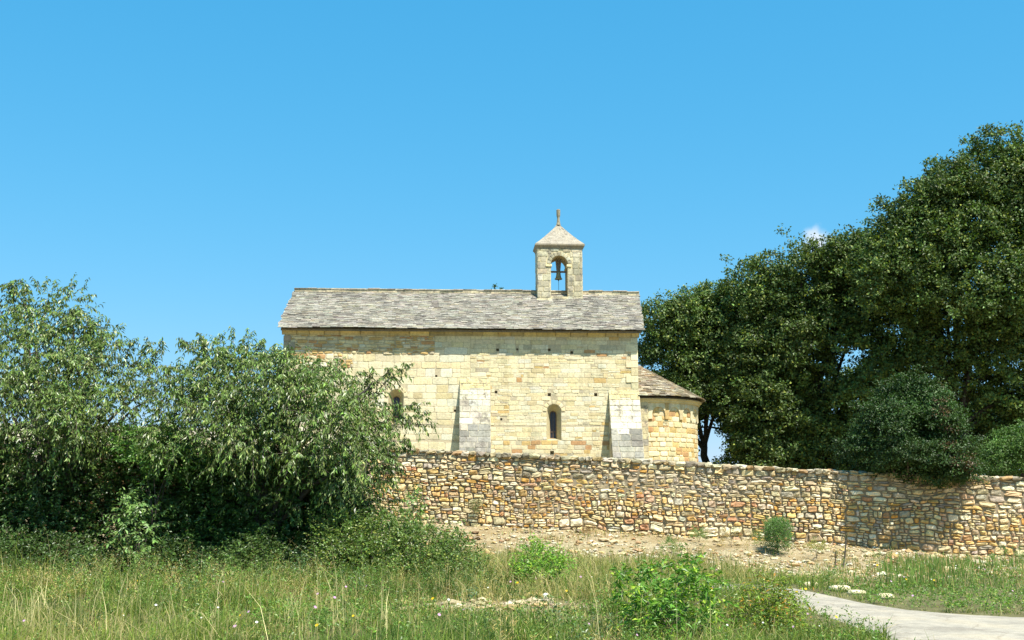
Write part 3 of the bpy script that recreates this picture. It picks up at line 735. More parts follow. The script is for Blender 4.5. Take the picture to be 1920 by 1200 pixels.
mg, n_, l_, p_, o_ = mat_new('leaded_glass'); p_.inputs['Base Color'].default_value = (0.02, 0.022, 0.03, 1); p_.inputs['Roughness'].default_value = 0.25; M_glass = mg

build_nave(); build_roof()
build_buttress(862, 919.5, 710, 1.12, 'left buttress, grey below and whitish with dark lichen above')
build_buttress(1141, 1198.5, 731, 1.08, 'right buttress next to the apse, whitish above grey courses')
build_window(WINS[0], 0, 'round arched window half hidden by the cherry tree')
build_window(WINS[1], 1, 'narrow round arched window between the two buttresses')

def build_apse():
    BAY = 0.62; R = 2.95; y0 = HW - R; CX = L + BAY
    ze = P2L(1203, 746, y0 - 0.3)[1]; zt = P2L(1196, 693, HW - 0.4)[1] + 0.12
    HL = BAY * 2 + math.pi * R
    def wallmap(s, t, o, Rr=R):
        s = np.asarray(s, float); a = np.clip((s - BAY) / Rr, 0, math.pi); sa = -np.pi / 2 + a
        x = np.where(s < BAY, L + s, np.where(s > BAY + math.pi * Rr, CX - (s - BAY - math.pi * Rr), CX + (Rr + o) * np.cos(sa)))
        y = np.where(s < BAY, HW - Rr - o, np.where(s > BAY + math.pi * Rr, HW + Rr + o, HW + (Rr + o) * np.sin(sa)))
        return np.stack([x, y, t], -1)
    mb = MB(); s = np.linspace(0, HL, 60); a = wallmap(s, np.full(60, -0.3), np.zeros(60)); b = wallmap(s, np.full(60, ze), np.zeros(60))
    mb.add(np.vstack([a, b]), quads=[(i, i + 1, 60 + i + 1, 60 + i) for i in range(59)], col=lin(220, 190, 130))
    cl = pack(0, BAY + math.pi * R * 0.62, -0.2, ze - 0.1, (0.18, 0.28), (0.25, 0.55), 0.15, 0.012); N = len(cl)
    tm = cl[:, 2] / ze; col = pick(LIMEPAL, [.14, .18, .16, .08, .05, .10, .20, .10, .03], N, 0.06)
    stones(mb, cl, wallmap, col, depth=rng.uniform(0.012, 0.045, N), pw=8, irr=0.05, rings=(1, .9, .5), prof=(0, .85, 1), jit=.06)
    apse = mb.build('apse_wall', M_ashlar, chapel)
    # pilaster strip at the junction
    mb = MB(); z = -0.2
    while z < ze - 0.3:
        h = random.uniform(0.25, 0.36)
        box(mb, (L + 0.04, y0 - 0.16, z), (L + 0.52, y0 + 0.1, z + h - 0.012), pick([(234, 220, 176), (206, 194, 160), (184, 178, 158)] , [.5, .3, .2] if z > 1.5 else [.1, .4, .5], 1, .05)[0]); z += h
    mb.build('pilaster', M_butt, apse)
    # lombard arches: a proud band with round-headed niches cut in it
    mb = MB(); zb = ze - 1.02; zc = ze - 0.74; wA = 0.86; r = 0.33; s = BAY + 0.02; o = 0.09; k = 0
    def band(pts):
        P = A(pts); n = len(P)
        f = wallmap(P[:, 0], P[:, 1], np.full(n, o)); bk = wallmap(P[:, 0], P[:, 1], np.full(n, -0.01)); return f, bk
    def quad(p):
        f, bk = band(p); c = pick(LIMEPAL, [.25, .2, .2, .1, .05, .1, .1, 0, 0], 1, .05)[0]
        mb.add(np.vstack([f, bk]), quads=[(0, 1, 2, 3), (0, 4, 5, 1), (1, 5, 6, 2), (3, 2, 6, 7), (0, 3, 7, 4)], col=c)
    while s < BAY + math.pi * R * 0.75:
        e = np.linspace(math.pi, 0, 9); c0 = s + wA / 2
        for a, b in zip(e[:-1], e[1:]):
            quad([(c0 + r * math.cos(a), zc + r * math.sin(a)), (c0 + r * math.cos(b), zc + r * math.sin(b)), (c0 + r * math.cos(b), ze - 0.22), (c0 + r * math.cos(a), ze - 0.22)])
        quad([(s - (wA / 2 - r) , zb), (s + (wA / 2 - r), zb), (s + (wA / 2 - r), ze - 0.22), (s - (wA / 2 - r), ze - 0.22)])
        s += wA
    mb.build('arched_frieze', M_ashlar, apse)
    # cornice ring
    mb = MB(); s = np.linspace(0.0, HL, 70)
    prof = [(0.10, ze - 0.22), (0.16, ze - 0.20), (0.20, ze - 0.10), (0.27, ze - 0.07), (0.27, ze + 0.02), (0.0, ze + 0.02)]
    V = np.vstack([wallmap(s, np.full(70, z), np.full(70, q)) for q, z in prof])
    mb.add(V, quads=[(j * 70 + i, j * 70 + i + 1, (j + 1) * 70 + i + 1, (j + 1) * 70 + i) for j in range(5) for i in range(69)], col=lin(216, 198, 150))
    mb.build('cornice', M_ashlar, apse)
    # conical slab roof
    mb = MB(); ov = 0.42; Re = R + ov; rise = zt - ze; sl = math.hypot(Re, rise); expo = 0.13; nr = int(sl / expo); cen = []; ax = []; ay = []; az = []; hf = []
    for k in range(nr):
        rr = Re * (1 - k / nr) ; z = ze + 0.05 + rise * k / nr
        # straight bay + half circle, going round from the near side
        s = 0.0; tot = BAY + math.pi * rr + BAY
        while s < tot:
            w = random.uniform(0.2, 0.5) if rr > 1 else random.uniform(0.12, 0.25); m = s + w / 2
            if m < BAY: c = A([L + m, HW - rr, z]); al = A([1., 0, 0]); rad = A([0, -1., 0])
            elif m > BAY + math.pi * rr: c = A([CX - (m - BAY - math.pi * rr), HW + rr, z]); al = A([-1., 0, 0]); rad = A([0, 1., 0])
            else:
                a = -math.pi / 2 + (m - BAY) / rr; rad = A([math.cos(a), math.sin(a), 0]); c = A([CX, HW, z]) + rad * rr; al = A([-math.sin(a), math.cos(a), 0])
            up = -rad * Re / sl + A([0, 0, 1.]) * rise / sl; nm = rad * rise / sl + A([0, 0, 1.]) * Re / sl
            tl = -(0.22 + random.gauss(0, .03)); uy = up * math.cos(tl) + nm * math.sin(tl); nz = nm * math.cos(tl) - up * math.sin(tl)
            ln = min(0.44, rr * 0.9 + 0.1)
            cen.append(c + uy * ln / 2 + nm * (0.09 + random.uniform(-.01, .012)) - up * random.uniform(-.02, .03)); ax.append(al); ay.append(uy); az.append(nz); hf.append((w / 2 - 0.003, ln / 2, 0.021 * random.uniform(.7, 1.3))); s += w
    N = len(cen); boxes(mb, A(cen), A(ax), A(ay), A(az), A(hf), pick([(196, 184, 156), (176, 160, 132), (214, 204, 178), (150, 134, 110), (190, 166, 126)], [.3, .2, .2, .15, .15], N, .1), 0.02)
    a = np.linspace(-math.pi / 2, math.pi / 2, 30); ring = [(L, HW - Re + .1, ze)] + [(CX + (Re - .1) * math.cos(t), HW + (Re - .1) * math.sin(t), ze) for t in a] + [(L, HW + Re - .1, ze)]
    V = ring + [(L, HW, zt), (CX, HW, zt)] + [(x, y, ze - 0.0) for x, y, z in ring]
    n = len(ring); T = [(i, i + 1, n + 1) for i in range(1, n - 2)] 
    mb.add(V, quads=[(0, 1, n + 1, n), (n - 2, n - 1, n, n + 1)], tris=T, col=(0.22, 0.18, 0.12))
    c = A([(L + CX) / 2, HW, ze - 0.01]); R2 = A(ring); R2[:, 2] -= 0.01
    mb.add(np.vstack([R2, c]), tris=[(i + 1, i, n) for i in range(n - 1)], col=(0.3, 0.25, 0.16))
    mb.build('apse_roof', M_slab, chapel)
build_apse()

def build_belfry():
    yf = HW - 0.68; yb = HW + 0.68
    x0, zb = P2L(1008, 562, yf); x1 = P2L(1092.5, 562, yf)[0]; zt = P2L(1050, 466, yf)[1]
    ax0 = P2L(1033, 520, yf)[0]; ax1 = P2L(1064.5, 520, yf)[0]; za = P2L(1050, 479.5, yf)[1]; zsill = P2L(1050, 556, yf)[1]
    w = ax1 - ax0; cx = (ax0 + ax1) / 2; zs = za - w / 2; base = zb - 0.4
    pts = arch_pts(cx, zsill, w, zs, 11)
    mb = MB(); c = lin(214, 200, 160)
    hole = (ax0, ax1, zsill, za, 'arch', pts)
    panel(mb, x0, x1, base, zt, [hole], y=yf, col=c)
    mb2 = MB(); panel(mb, x0, x1, base, zt, [hole], y=yb, col=c)
    mb.add([(x0, yf, base), (x0, yb, base), (x0, yb, zt), (x0, yf, zt)], quads=[(0, 3, 2, 1)], col=c)
    mb.add([(x1, yf, base), (x1, yb, base), (x1, yb, zt), (x1, yf, zt)], quads=[(0, 1, 2, 3)], col=c)
    m = len(pts); V = [(x, yf, z) for x, z in pts] + [(x, yb, z) for x, z in pts]
    mb.add(V, quads=[(i, m + i, m + (i + 1) % m, (i + 1) % m) for i in range(m)], col=lin(190, 170, 128))
    # stones: front, back, sides
    def faces(cl):
        k = []
        for (a, b, q, d) in cl:
            if d > zsill and q < za + 0.22:
                r = w / 2; qq = max(q, zs); hw = r + 0.01 if d < zs else math.sqrt(max(0, (r + 0.24) ** 2 - (qq - zs) ** 2))
                if hw > 0.02 and b > cx - hw and a < cx + hw:
                    if (a + b) / 2 < cx: b = min(b, cx - hw - 0.01)
                    else: a = max(a, cx + hw + 0.01)
            if b - a > 0.04: k.append((a, b, q, d))
        return A(k)
    pal = [(232, 222, 188), (222, 211, 176), (212, 200, 166), (198, 188, 160), (238, 230, 202)]
    for yy, sg in ((yf, -1), (yb, 1)):
        cl = faces(np.concatenate([pack(x0, cx, base, zt, (0.26, 0.36), (0.35, 0.55), .03, .012), pack(cx, x1, base, zt, (0.26, 0.36), (0.35, 0.55), .03, .012)])); N = len(cl)
        stones(mb, cl, lambda s, t, o, yy=yy, sg=sg: np.stack([s, yy + sg * o, t], -1), pick(pal, [.3, .25, .2, .15, .1], N, .05), depth=rng.uniform(.012, .03, N), pw=14, irr=.03, rings=(1, .92, .5), prof=(0, .9, 1), jit=.05)
        e = np.linspace(0, math.pi, 10); cl = [(a + .02, b - .02, w / 2 + .005, w / 2 + .22) for a, b in zip(e[:-1], e[1:])]
        stones(mb, cl, lambda s, t, o, yy=yy, sg=sg: np.stack([cx - t * np.cos(s), yy + sg * o, zs + t * np.sin(s)], -1), pick(pal, [.3, .25, .2, .15, .1], 9, .05), depth=.03, pw=14, irr=.02, rings=(1, .92, .5), prof=(0, .9, 1), jit=.03)
    for xx, sg in ((x0, -1), (x1, 1)):
        cl = pack(yf, yb, base, zt, (0.26, 0.36), (0.35, 0.6), .03, .012); N = len(cl)
        stones(mb, cl, lambda s, t, o, xx=xx, sg=sg: np.stack([xx + sg * o, s, t], -1), pick(pal, [.3, .25, .2, .15, .1], N, .05), depth=rng.uniform(.01, .025, N), pw=14, irr=.02, rings=(1, .92, .5), prof=(0, .9, 1), jit=.04)
    # imposts at the springing, footing ledge
    for (a, b) in ((ax0 - 0.28, ax0 + 0.05), (ax1 - 0.05, ax1 + 0.20)): box(mb, (a, yf - 0.05, zs - 0.14), (b, yb + 0.05, zs - 0.02), lin(240, 226, 176))
    box(mb, (x0 - 0.05, yf - 0.09, zb - 0.25), (ax0 + 0.03, yf + 0.1, zb + 0.04), lin(240, 228, 184))
    box(mb, (ax1 - 0.03, yf - 0.06, zb - 0.25), (x1 + 0.03, yf + 0.1, zb - 0.02), lin(240, 222, 164))
    bel = mb.build('belfry', M_belf, chapel)
    # cornice and pyramid
    ov = 0.13
    mb = MB(); lv = [(0.02, zt - 0.02), (0.05, zt + 0.06), (0.10, zt + 0.13), (ov, zt + 0.15), (ov, zt + 0.22), (ov - 0.02, zt + 0.235)]
    zc = zt + 0.235; V = []
    for o, z in lv: V += [(x0 - o, yf - o, z), (x1 + o, yf - o, z), (x1 + o, yb + o, z), (x0 - o, yb + o, z)]
    mb.add(V, quads=[(4 * j + i, 4 * j + (i + 1) % 4, 4 * (j + 1) + (i + 1) % 4, 4 * (j + 1) + i) for j in range(len(lv) - 1) for i in range(4)] + [(3, 2, 1, 0)], col=lin(150, 140, 118))
    mb.build('belfry_cornice', M_belf, bel)
    xa, zap = P2L(1046.5, 419, HW); mb = MB(); n = 14; ov -= 0.01
    base4 = [A([x0 - ov, yf - ov, zc]), A([x1 + ov, yf - ov, zc]), A([x1 + ov, yb + ov, zc]), A([x0 - ov, yb + ov, zc])]; ap = A([(x0 + x1) / 2, HW, zap])
    for i in range(4):
        p, q = base4[i], base4[(i + 1) % 4]; V = []
        for a in range(n + 1):
            fa = a / n
            for b in range(n + 1):
                fb = b / n; P = (p * (1 - fb) + q * fb) * (1 - fa) + ap * fa
                P = P - A([0, 0, 0.10]) * math.sin(math.pi * fa) * 0.6
                if 0 < a < n and 0 < b < n: P = P + rng.normal(0, 0.012, 3)
                V.append(P)
        mb.add(V, quads=[(a * (n + 1) + b, a * (n + 1) + b + 1, (a + 1) * (n + 1) + b + 1, (a + 1) * (n + 1) + b) for a in range(n) for b in range(n)],
               col=0.62 * np.repeat(lin(206, 196, 176)[None], len(V), 0) * (1 + rng.normal(0, .06, (len(V), 1))))
    mb.build('belfry_roof', M_pyr, bel)
    # finial: a weathered stone shaft flaring into a small block
    zf = P2L(1046, 393, HW)[1]; zm = zap - 0.10; h = zf - zm; mb = MB(); cx2, cy2 = ap[0], ap[1]
    lathe(mb, [(0.0, zm), (0.13, zm), (0.095, zm + h * .18), (0.070, zm + h * .42), (0.078, zm + h * .52), (0.105, zm + h * .60), (0.11, zm + h * .96), (0.09, zf), (0.0, zf)], cx2, cy2, 8, 0.7 * lin(178, 168, 140), math.pi / 8)
    mb.build('finial', M_belf, bel)
    return dict(cx=cx, zs=zs, w=w, zsill=zsill, ax0=ax0, ax1=ax1, za=za)
M_pyr = stone_mat('pyramid_stone', 0.45, 0.35, 0.9, scale=1.6, lcol=(0.30, 0.20, 0.13), lscale=6.0)
BI = build_belfry()

# ------------------------------------------------------------------ the bell (hangs in the belfry)
def build_bell():
    zb = P2L(1048, 524, HW)[1]; zt = P2L(1048, 508.5, HW)[1]; h = zt - zb
    loc = chapel.matrix_basis @ Vector((BI['cx'] + 0.02, HW, zb))
    root = empty('bell', loc, 'bronze bell hanging in the arch of the small stone belfry', 'bell', rz=RZ)
    bronze = plain_mat('aged_bronze', (0.30, 0.29, 0.17), 0.55, 0.35, 0.2, 0.35, 30); iron = plain_mat('dark_iron', (0.06, 0.055, 0.05), 0.6, 0.6); wood = plain_mat('grey_timber', (0.20, 0.17, 0.14), 0.85, 0, 0.4, 0.5, 20)
    mb = MB(); R = 0.205
    lathe(mb, [(R * .93, 0.0), (R, 0.01), (R * .98, .04), (R * .80, h * .16), (R * .66, h * .36), (R * .58, h * .62), (R * .54, h * .84), (R * .42, h * .95), (R * .18, h), (0, h)], 0, 0, 24)
    lathe(mb, [(R * .93, 0.0), (R * .7, h * .2), (R * .5, h * .6), (0, h * .9)], 0, 0, 24)
    mb.build('bell_body', bronze, root, smooth=True)
    mb = MB()                                  # timber headstock, strapped, broader at the top
    hz = P2L(1048, 488, HW)[1] - zb
    for x, w in ((-0.105, 0.05), (0.0, 0.045), (0.105, 0.05)):
        V = BOXV.copy(); V = V * A([w, 0.09, (hz - h) / 2]) + A([x, 0, (hz + h) / 2]); V[:4, 0] = V[:4, 0] * 0.62
        mb.add(V, quads=BOXQ)
    mb.build('headstock', wood, root)
    mb = MB(); za = P2L(1048, 510, HW)[1] - zb
    box(mb, (BI['ax0'] - BI['cx'] - 0.1, -0.05, za - 0.04), (BI['ax1'] - BI['cx'] + 0.1, 0.05, za + 0.05)); mb.build('axle_beam', wood, root)
    mb = MB(); lathe(mb, [(0, -0.10), (0.03, -0.08), (0.035, -0.03), (0.014, 0.0), (0.014, h * .8), (0, h * .8)], 0, 0, 10); mb.build('clapper', iron, root)
    mb = MB(); zr = P2L(1048, 553, HW)[1] - zb
    tube(mb, [(0, 0, -0.06), (0.006, 0, zr * .5), (0, 0, zr)], 0.011, 6); mb.build('rope', iron, root)
    # dark box on the sill
    sx, sz = P2L(1049, 553, HW - 0.1); mb = MB()
    box(mb, (-0.19, -0.12, 0.0), (0.19, 0.12, 0.10)); box(mb, (-0.14, -0.14, 0.10), (0.12, 0.10, 0.16)); box(mb, (-0.22, -0.15, 0.16), (0.2, 0.12, 0.19))
    o = mb.build('striker_box', plain_mat('dark_box', (0.05, 0.05, 0.055), 0.6)); o.location = chapel.matrix_basis @ Vector((sx + 0.02, HW - 0.1, BI['zsill'] + 0.002)); o.rotation_euler = (0, 0, RZ)
    tag(o, 'small dark metal box standing on the sill under the bell', 'box')
build_bell()

# ------------------------------------------------------------------ pale wall of the close, glimpsed through the trees
def close_wall():
    a = at(-60, 800, 50.0); b = at(500, 800, 54.0); zt = at(270, 799, 52)[2]; d = A([b.x - a.x, b.y - a.y]); Ln = np.linalg.norm(d); d /= Ln; nrm = A([d[1], -d[0]])
    mb = MB(); mp = lambda s, t, o: np.stack([a.x + d[0] * s + nrm[0] * o, a.y + d[1] * s + nrm[1] * o, t], -1)
    cl = pack(0, Ln, 2.5, zt - 0.1, (0.2, 0.32), (0.3, 0.7), .2, .014); N = len(cl)
    stones(mb, cl, mp, pick([(240, 232, 208), (226, 214, 184), (248, 240, 220)], [.4, .3, .3], N, .06), depth=rng.uniform(.02, .05, N), pw=7, irr=.06, rings=(1, .9, .5), prof=(0, .85, 1))
    V = [mp(A([s]), A([z]), A([o]))[0] for s in (0, Ln) for o in (0, -0.5) for z in (2.2, zt - .1)]
    mb.add(V, quads=[(0, 4, 5, 1), (1, 5, 7, 3), (2, 3, 7, 6), (0, 1, 3, 2), (4, 6, 7, 5)], col=lin(225, 212, 184))
    s = 0
    while s < Ln:
        w = random.uniform(.4, .8); c = mp(A([s, min(s + w, Ln) - .01]), A([zt - .098, zt]), A([.06, -.56]))
        p = [mp(A([q]), A([z]), A([o]))[0] for q in (s, min(s + w, Ln) - .01) for o in (.06, -.56) for z in (zt - .098, zt + random.uniform(-.01, .01))]
        mb.add(p, quads=[(0, 4, 5, 1), (1, 5, 7, 3), (2, 3, 7, 6), (0, 1, 3, 2), (4, 6, 7, 5), (0, 2, 6, 4)], col=lin(240, 234, 216)); s += w
    tag(mb.build('courtyard_wall', M_ashlar), 'pale stone courtyard wall glimpsed through the cherry trees left of the chapel', 'wall')
close_wall()

# ------------------------------------------------------------------ foliage
def unit(v): return v / (np.linalg.norm(v, axis=-1, keepdims=True) + 1e-9)
def add_leaves(mb, P, ax, nr, ln, wd_, col, fold=0.25, wide=0.45):
    """one folded leaf per point: 4 vertices, 2 triangles"""
    N = len(P); ax = unit(ax); sd_ = unit(np.cross(ax, nr)); up = np.cross(sd_, ax)
    ln = np.asarray(ln).reshape(-1, 1) * np.ones((N, 1)); wd_ = np.asarray(wd_).reshape(-1, 1) * np.ones((N, 1))
    a = P; b = P + ax * ln * wide + sd_ * wd_ / 2 + up * wd_ * fold; c = P + ax * ln - up * ln * 0.08; d = P + ax * ln * wide - sd_ * wd_ / 2 + up * wd_ * fold
    V = np.stack([a, b, c, d], 1).reshape(-1, 3); i = np.arange(N)[:, None] * 4
    T = np.concatenate([i + A([0, 1, 2]), i + A([0, 2, 3])], 0)
    mb.add(V, tris=T, col=np.repeat(col, 4, axis=0))
def leafcol(N, base, var=0.22, alt=None, altp=0.1, P=None, pscale=0.8, seed=1):
    c = A([base] * N, float) * np.exp(rng.normal(0, var, (N, 1))) * (1 + rng.normal(0, 0.06, (N, 3)))
    if P is not None:
        c = c * (1 + 0.18 * fbm(P[:, 0] * pscale + P[:, 1] * 0.7, P[:, 2] * pscale, seed))[:, None]
    if alt is not None:
        m = rng.random(N) < altp; c[m] = A(alt) * np.exp(rng.normal(0, 0.2, (int(m.sum()), 1)))
    return np.clip(c, 0.003, 0.9)
def sample_blobs(blobs, n, inner=0.35):
    """blobs (cx,cy,cz,rx,ry,rz,weight) -> points and outward directions"""
    B = A(blobs, float); w = B[:, 6] * (B[:, 3] * B[:, 5]) ; w /= w.sum(); k = rng.choice(len(B), n, p=w)
    d = unit(rng.normal(0, 1, (n, 3))); r = inner + (1 - inner) * rng.random(n) ** 0.45
    r *= 1 + 0.10 * rng.normal(0, 1, n) * (r > 0.8)
    P = B[k, :3] + d * r[:, None] * B[k, 3:6]; return P, d, k, r
def sample_lumps(blobs, n, nl, rl, flat=0.8, inner=0.55, pull=0.88):
    """crown made of many small leafy heads (radius about rl) carried on the big masses"""
    C0, D0, k0, r0 = sample_blobs(blobs, nl, 0.62); B = A(blobs, float)
    C0 = B[k0, :3] + (C0 - B[k0, :3]) * pull
    R = rl * rng.uniform(.55, 1.35, nl); w = R ** 2; w /= w.sum(); j = rng.choice(nl, n, p=w)
    d = rng.normal(0, 1, (n, 3)) + D0[j] * .5 + A([0, 0, .25]); d = unit(d); r = inner + (1 - inner) * rng.random(n) ** .5
    P = C0[j] + d * (r * R[j])[:, None] * A([1, 1, flat]); tone = np.exp(rng.normal(0, .16, nl))[j]
    return P, d, j, tone
def sprays(mb, P, D, ln, k, llen, lwid, base, droop=0.85, var=0.22, alt=None, altp=0.08, twigs=None, sag=0.35, tw=0.006):
    """leafy shoots: k leaves hanging along each arched twig"""
    N = len(P); D = unit(D); ln = np.asarray(ln).reshape(-1, 1)
    t = (np.arange(k) + 0.5) / k
    pos = P[:, None] + D[:, None] * (ln[:, None] * t[None, :, None]); pos[..., 2] -= (sag * ln * t[None] ** 2)
    side = unit(np.cross(D, A([0, 0, 1.])) + 1e-3); sg = np.where(np.arange(k) % 2 == 0, 1, -1)
    ax = side[:, None] * sg[None, :, None] * 0.55 + D[:, None] * 0.45 + rng.normal(0, 0.28, (N, k, 3)); ax[..., 2] -= droop
    nr = unit(D[:, None] * 0.5 + rng.normal(0, 0.5, (N, k, 3)) + A([0, 0, 0.6]))
    L_ = llen * rng.uniform(0.45, 1.25, (N, k)); W_ = lwid * rng.uniform(0.65, 1.35, (N, k))
    pp = pos.reshape(-1, 3)
    add_leaves(mb, pp + rng.normal(0, 0.012, pp.shape), ax.reshape(-1, 3), nr.reshape(-1, 3), L_.ravel(), W_.ravel(), leafcol(N * k, base, var, alt, altp, pp))
    if twigs is not None:
        for i in range(0, N, 1):
            a = pos[i, 0]; b = pos[i, k // 2]; c = pos[i, -1]; s = side[i] * tw; u = A([0, 0, tw])
            twigs.add([a - s, a + s, a + u, b - s * .7, b + s * .7, b + u * .7, c], quads=[(0, 1, 4, 3), (1, 2, 5, 4), (2, 0, 3, 5)], tris=[(3, 4, 6), (4, 5, 6), (5, 3, 6)], col=(0.1, 0.08, 0.05))
def limbs(mb, root, tips, r0, r1=0.015, inside=None, wig=0.12, sides=7, trunk_h=0.35, lean=(0, 0)):
    """trunk from root, then a limb to each tip with a sagging, wandering course"""
    root = A(root, float); tips = A(tips, float); cen = tips.mean(0)
    H = cen[2] - root[2]; k = np.linspace(0, 1, 7)[:, None]
    top = root + A([(cen[0] - root[0]) * 0.4 + lean[0], (cen[1] - root[1]) * 0.4 + lean[1], H * trunk_h])
    tr = root + (top - root) * k + rng.normal(0, r0 * 0.25, (7, 3)) * (k > 0) * (k < 1)
    tube(mb, tr, r0 * (1.25 - 0.45 * k[:, 0] - 0.0), 9, cap=False)
    for tp in tips:
        f = random.uniform(0.75, 1.0); a = root + (top - root) * f; d = tp - a; n = 8; t = np.linspace(0, 1, n)[:, None]
        Ld = np.linalg.norm(d); p = a + d * t; p[:, 2] += (np.sin(np.pi * t[:, 0]) * 0.10 * Ld)
        p += np.cumsum(rng.normal(0, wig * Ld / n * 0.5, (n, 3)), 0) * np.sin(np.pi * t) ** 0.5
        rr = r0 * random.uniform(0.30, 0.48); tube(mb, p, rr * (1 - t[:, 0]) ** 0.8 + r1, sides)
        for _ in range(3):
            j = random.randint(3, n - 2); e = p[j] + unit(d + rng.normal(0, 0.7 * Ld, 3)) * Ld * random.uniform(0.2, 0.4)
            
            if inside is not None and (((e - inside[:, :3]) / inside[:, 3:6]) ** 2).sum(1).min() > 0.75: continue
            m = (p[j] + e) / 2 + rng.normal(0, 0.05 * Ld, 3) * 0.5; tube(mb, [p[j], m, e], A([rr * 0.4, rr * 0.25, r1 * 0.5]), 5)
def pblob(px, py, rpx, rpy, Y, dr=None, w=1.0):
    c = at(px, py, Y); k = Y / F / (math.cos(PITCH)); return (c.x, c.y, c.z, rpx * k, (dr if dr else (rpx * k * 0.8)), rpy * k, w)

CH = lin(100, 121, 56) ; CH2 = lin(92, 128, 52)
def cherry(name_label, root_px, Y, blobs, shoots, n, base, group='cherry trees in front of the boundary wall', zroot=0.0):
    rp = at(root_px, 1060, Y); rx = rp.x
    root = empty('cherry_tree', (rx, Y, float(zlow(rx, Y))), name_label, 'tree', group)
    Bl = [pblob(*b) for b in blobs]; off = A([rx, Y, float(zlow(rx, Y))])
    mb = MB(); tw = MB()
    P, D, k, r = sample_lumps(Bl, n, int(n / 15), 0.44, .8, .35); dirs = D * 0.75 + rng.normal(0, 0.35, D.shape) + A([0, 0, 0.15])
    ok = P[:, 2] > 0.25; P = P[ok]; dirs = dirs[ok]
    sprays(mb, P - off, dirs, rng.uniform(0.35, 0.75, len(P)), 15, 0.13, 0.039, base, 0.95, 0.34, lin(160, 164, 100), 0.05, tw)
    # long shoots that break the outline
    sp = []; sdv = []; sl = []
    for (px, py, qx, qy, dy) in shoots:
        a = A(at(px, py, Y + dy)); b = A(at(qx, qy, Y + dy - 0.15)); d = b - a; Ld = np.linalg.norm(d)
        tube(tw, [a - off, (a + b) / 2 - off + A([0, 0, 0.06 * Ld]), b - off], A([0.016, 0.010, 0.004]), 5)
        m = max(5, int(Ld / 0.085))
        for i in range(m):
            f = (i + 0.5) / m; p = a + d * f + A([0, 0, 0.06 * Ld * math.sin(math.pi * f)])
            for _ in range(2):
                sp.append(p - off + rng.normal(0, 0.03, 3)); sdv.append(d / Ld * 0.6 + rng.normal(0, 0.55, 3)); sl.append(random.uniform(0.16, 0.42) * (1.15 - 0.5 * f))
    if sp: sprays(mb, A(sp), A(sdv), A(sl), 9, 0.13, 0.038, base, 1.0, 0.3, lin(176, 178, 112), 0.06, tw)
    mb.build('crown', M_leaf_c, root)
    tips = [A(b[:3]) + rng.normal(0, 0.25, 3) * A(b[3:6]) for b in Bl for _ in range(2)]
    IB = A(Bl)[:, :6].copy(); IB[:, :3] -= off; limbs(tw, (0, 0, -0.1), A(tips) - off, 0.13, 0.012, inside=IB, trunk_h=0.3); tw.build('trunk', M_bark, root)
    return root

cherry('tall grey-green cherry tree at the left edge of the field', 70, 26.5,
    [(90, 645, 85, 55, 26.3), (30, 700, 105, 75, 25.8, 1.5), (140, 715, 115, 70, 26.0, 1.4), (235, 700, 66, 42, 26.3), (60, 592, 38, 30, 26.6), (125, 590, 30, 26, 26.1), (185, 655, 34, 26, 26.3),
     (50, 800, 150, 60, 25.5, 1.7, 1.1), (200, 780, 110, 55, 25.7, 1.5), (270, 745, 46, 34, 26.0), (-60, 740, 120, 110, 25.8, 1.5), (60, 880, 150, 60, 27.0, 1.2, .7), (220, 860, 90, 50, 27.0, 1.2, .6)],
    [(60, 590, 8, 530, 0), (55, 600, 38, 524, .2), (30, 600, 20, 528, .1), (85, 590, 92, 552, 0), (110, 600, 152, 580, -.2), (20, 640, -10, 560, 0), (150, 640, 182, 608, 0), (160, 650, 195, 632, .1), (230, 690, 250, 634, 0), (250, 690, 285, 640, .1), (270, 705, 302, 640, -.1), (290, 720, 322, 690, 0), (130, 610, 150, 578, .1)],
    2200, CH)
cherry('broad cherry tree reaching over the boundary wall towards the chapel', 480, 26.0,
    [(400, 735, 75, 55, 25.9, 1.2), (500, 735, 90, 56, 25.3, 1.4), (590, 755, 85, 52, 25.2, 1.4), (645, 785, 74, 50, 25.1, 1.4), (430, 800, 110, 60, 25.2, 1.6), (560, 815, 110, 60, 24.9, 1.7), (640, 840, 90, 55, 24.9, 1.6), (675, 855, 50, 44, 25.1, 1.1),
     (370, 800, 70, 55, 25.6, 1.4), (455, 688, 34, 30, 25.9), (400, 690, 36, 26, 26.1), (560, 712, 52, 28, 25.7), (695, 720, 22, 14, 25.3), (540, 920, 150, 60, 26.9, 1.2, .8), (660, 910, 70, 50, 26.2, 1.1, .8), (420, 900, 110, 60, 27.0, 1.2, .7), (700, 950, 46, 50, 26.5, .9, .6)],
    [(395, 700, 340, 634, 0), (400, 690, 374, 628, .1), (420, 690, 412, 660, 0), (450, 690, 470, 648, 0), (480, 690, 518, 655, .1), (560, 715, 595, 684, 0), (640, 745, 675, 700, 0),
     (660, 770, 700, 690, 0), (670, 760, 735, 690, -.1), (690, 750, 768, 684, -.2), (690, 800, 800, 780, -.1), (680, 810, 808, 796, -.2), (690, 780, 790, 758, -.1), (660, 830, 770, 830, -.2), (680, 860, 765, 838, 0), (340, 760, 318, 712, 0), (700, 880, 755, 880, .1), (690, 900, 742, 905, 0), (600, 730, 640, 690, 0), (520, 700, 555, 668, .1)],
    2900, CH)

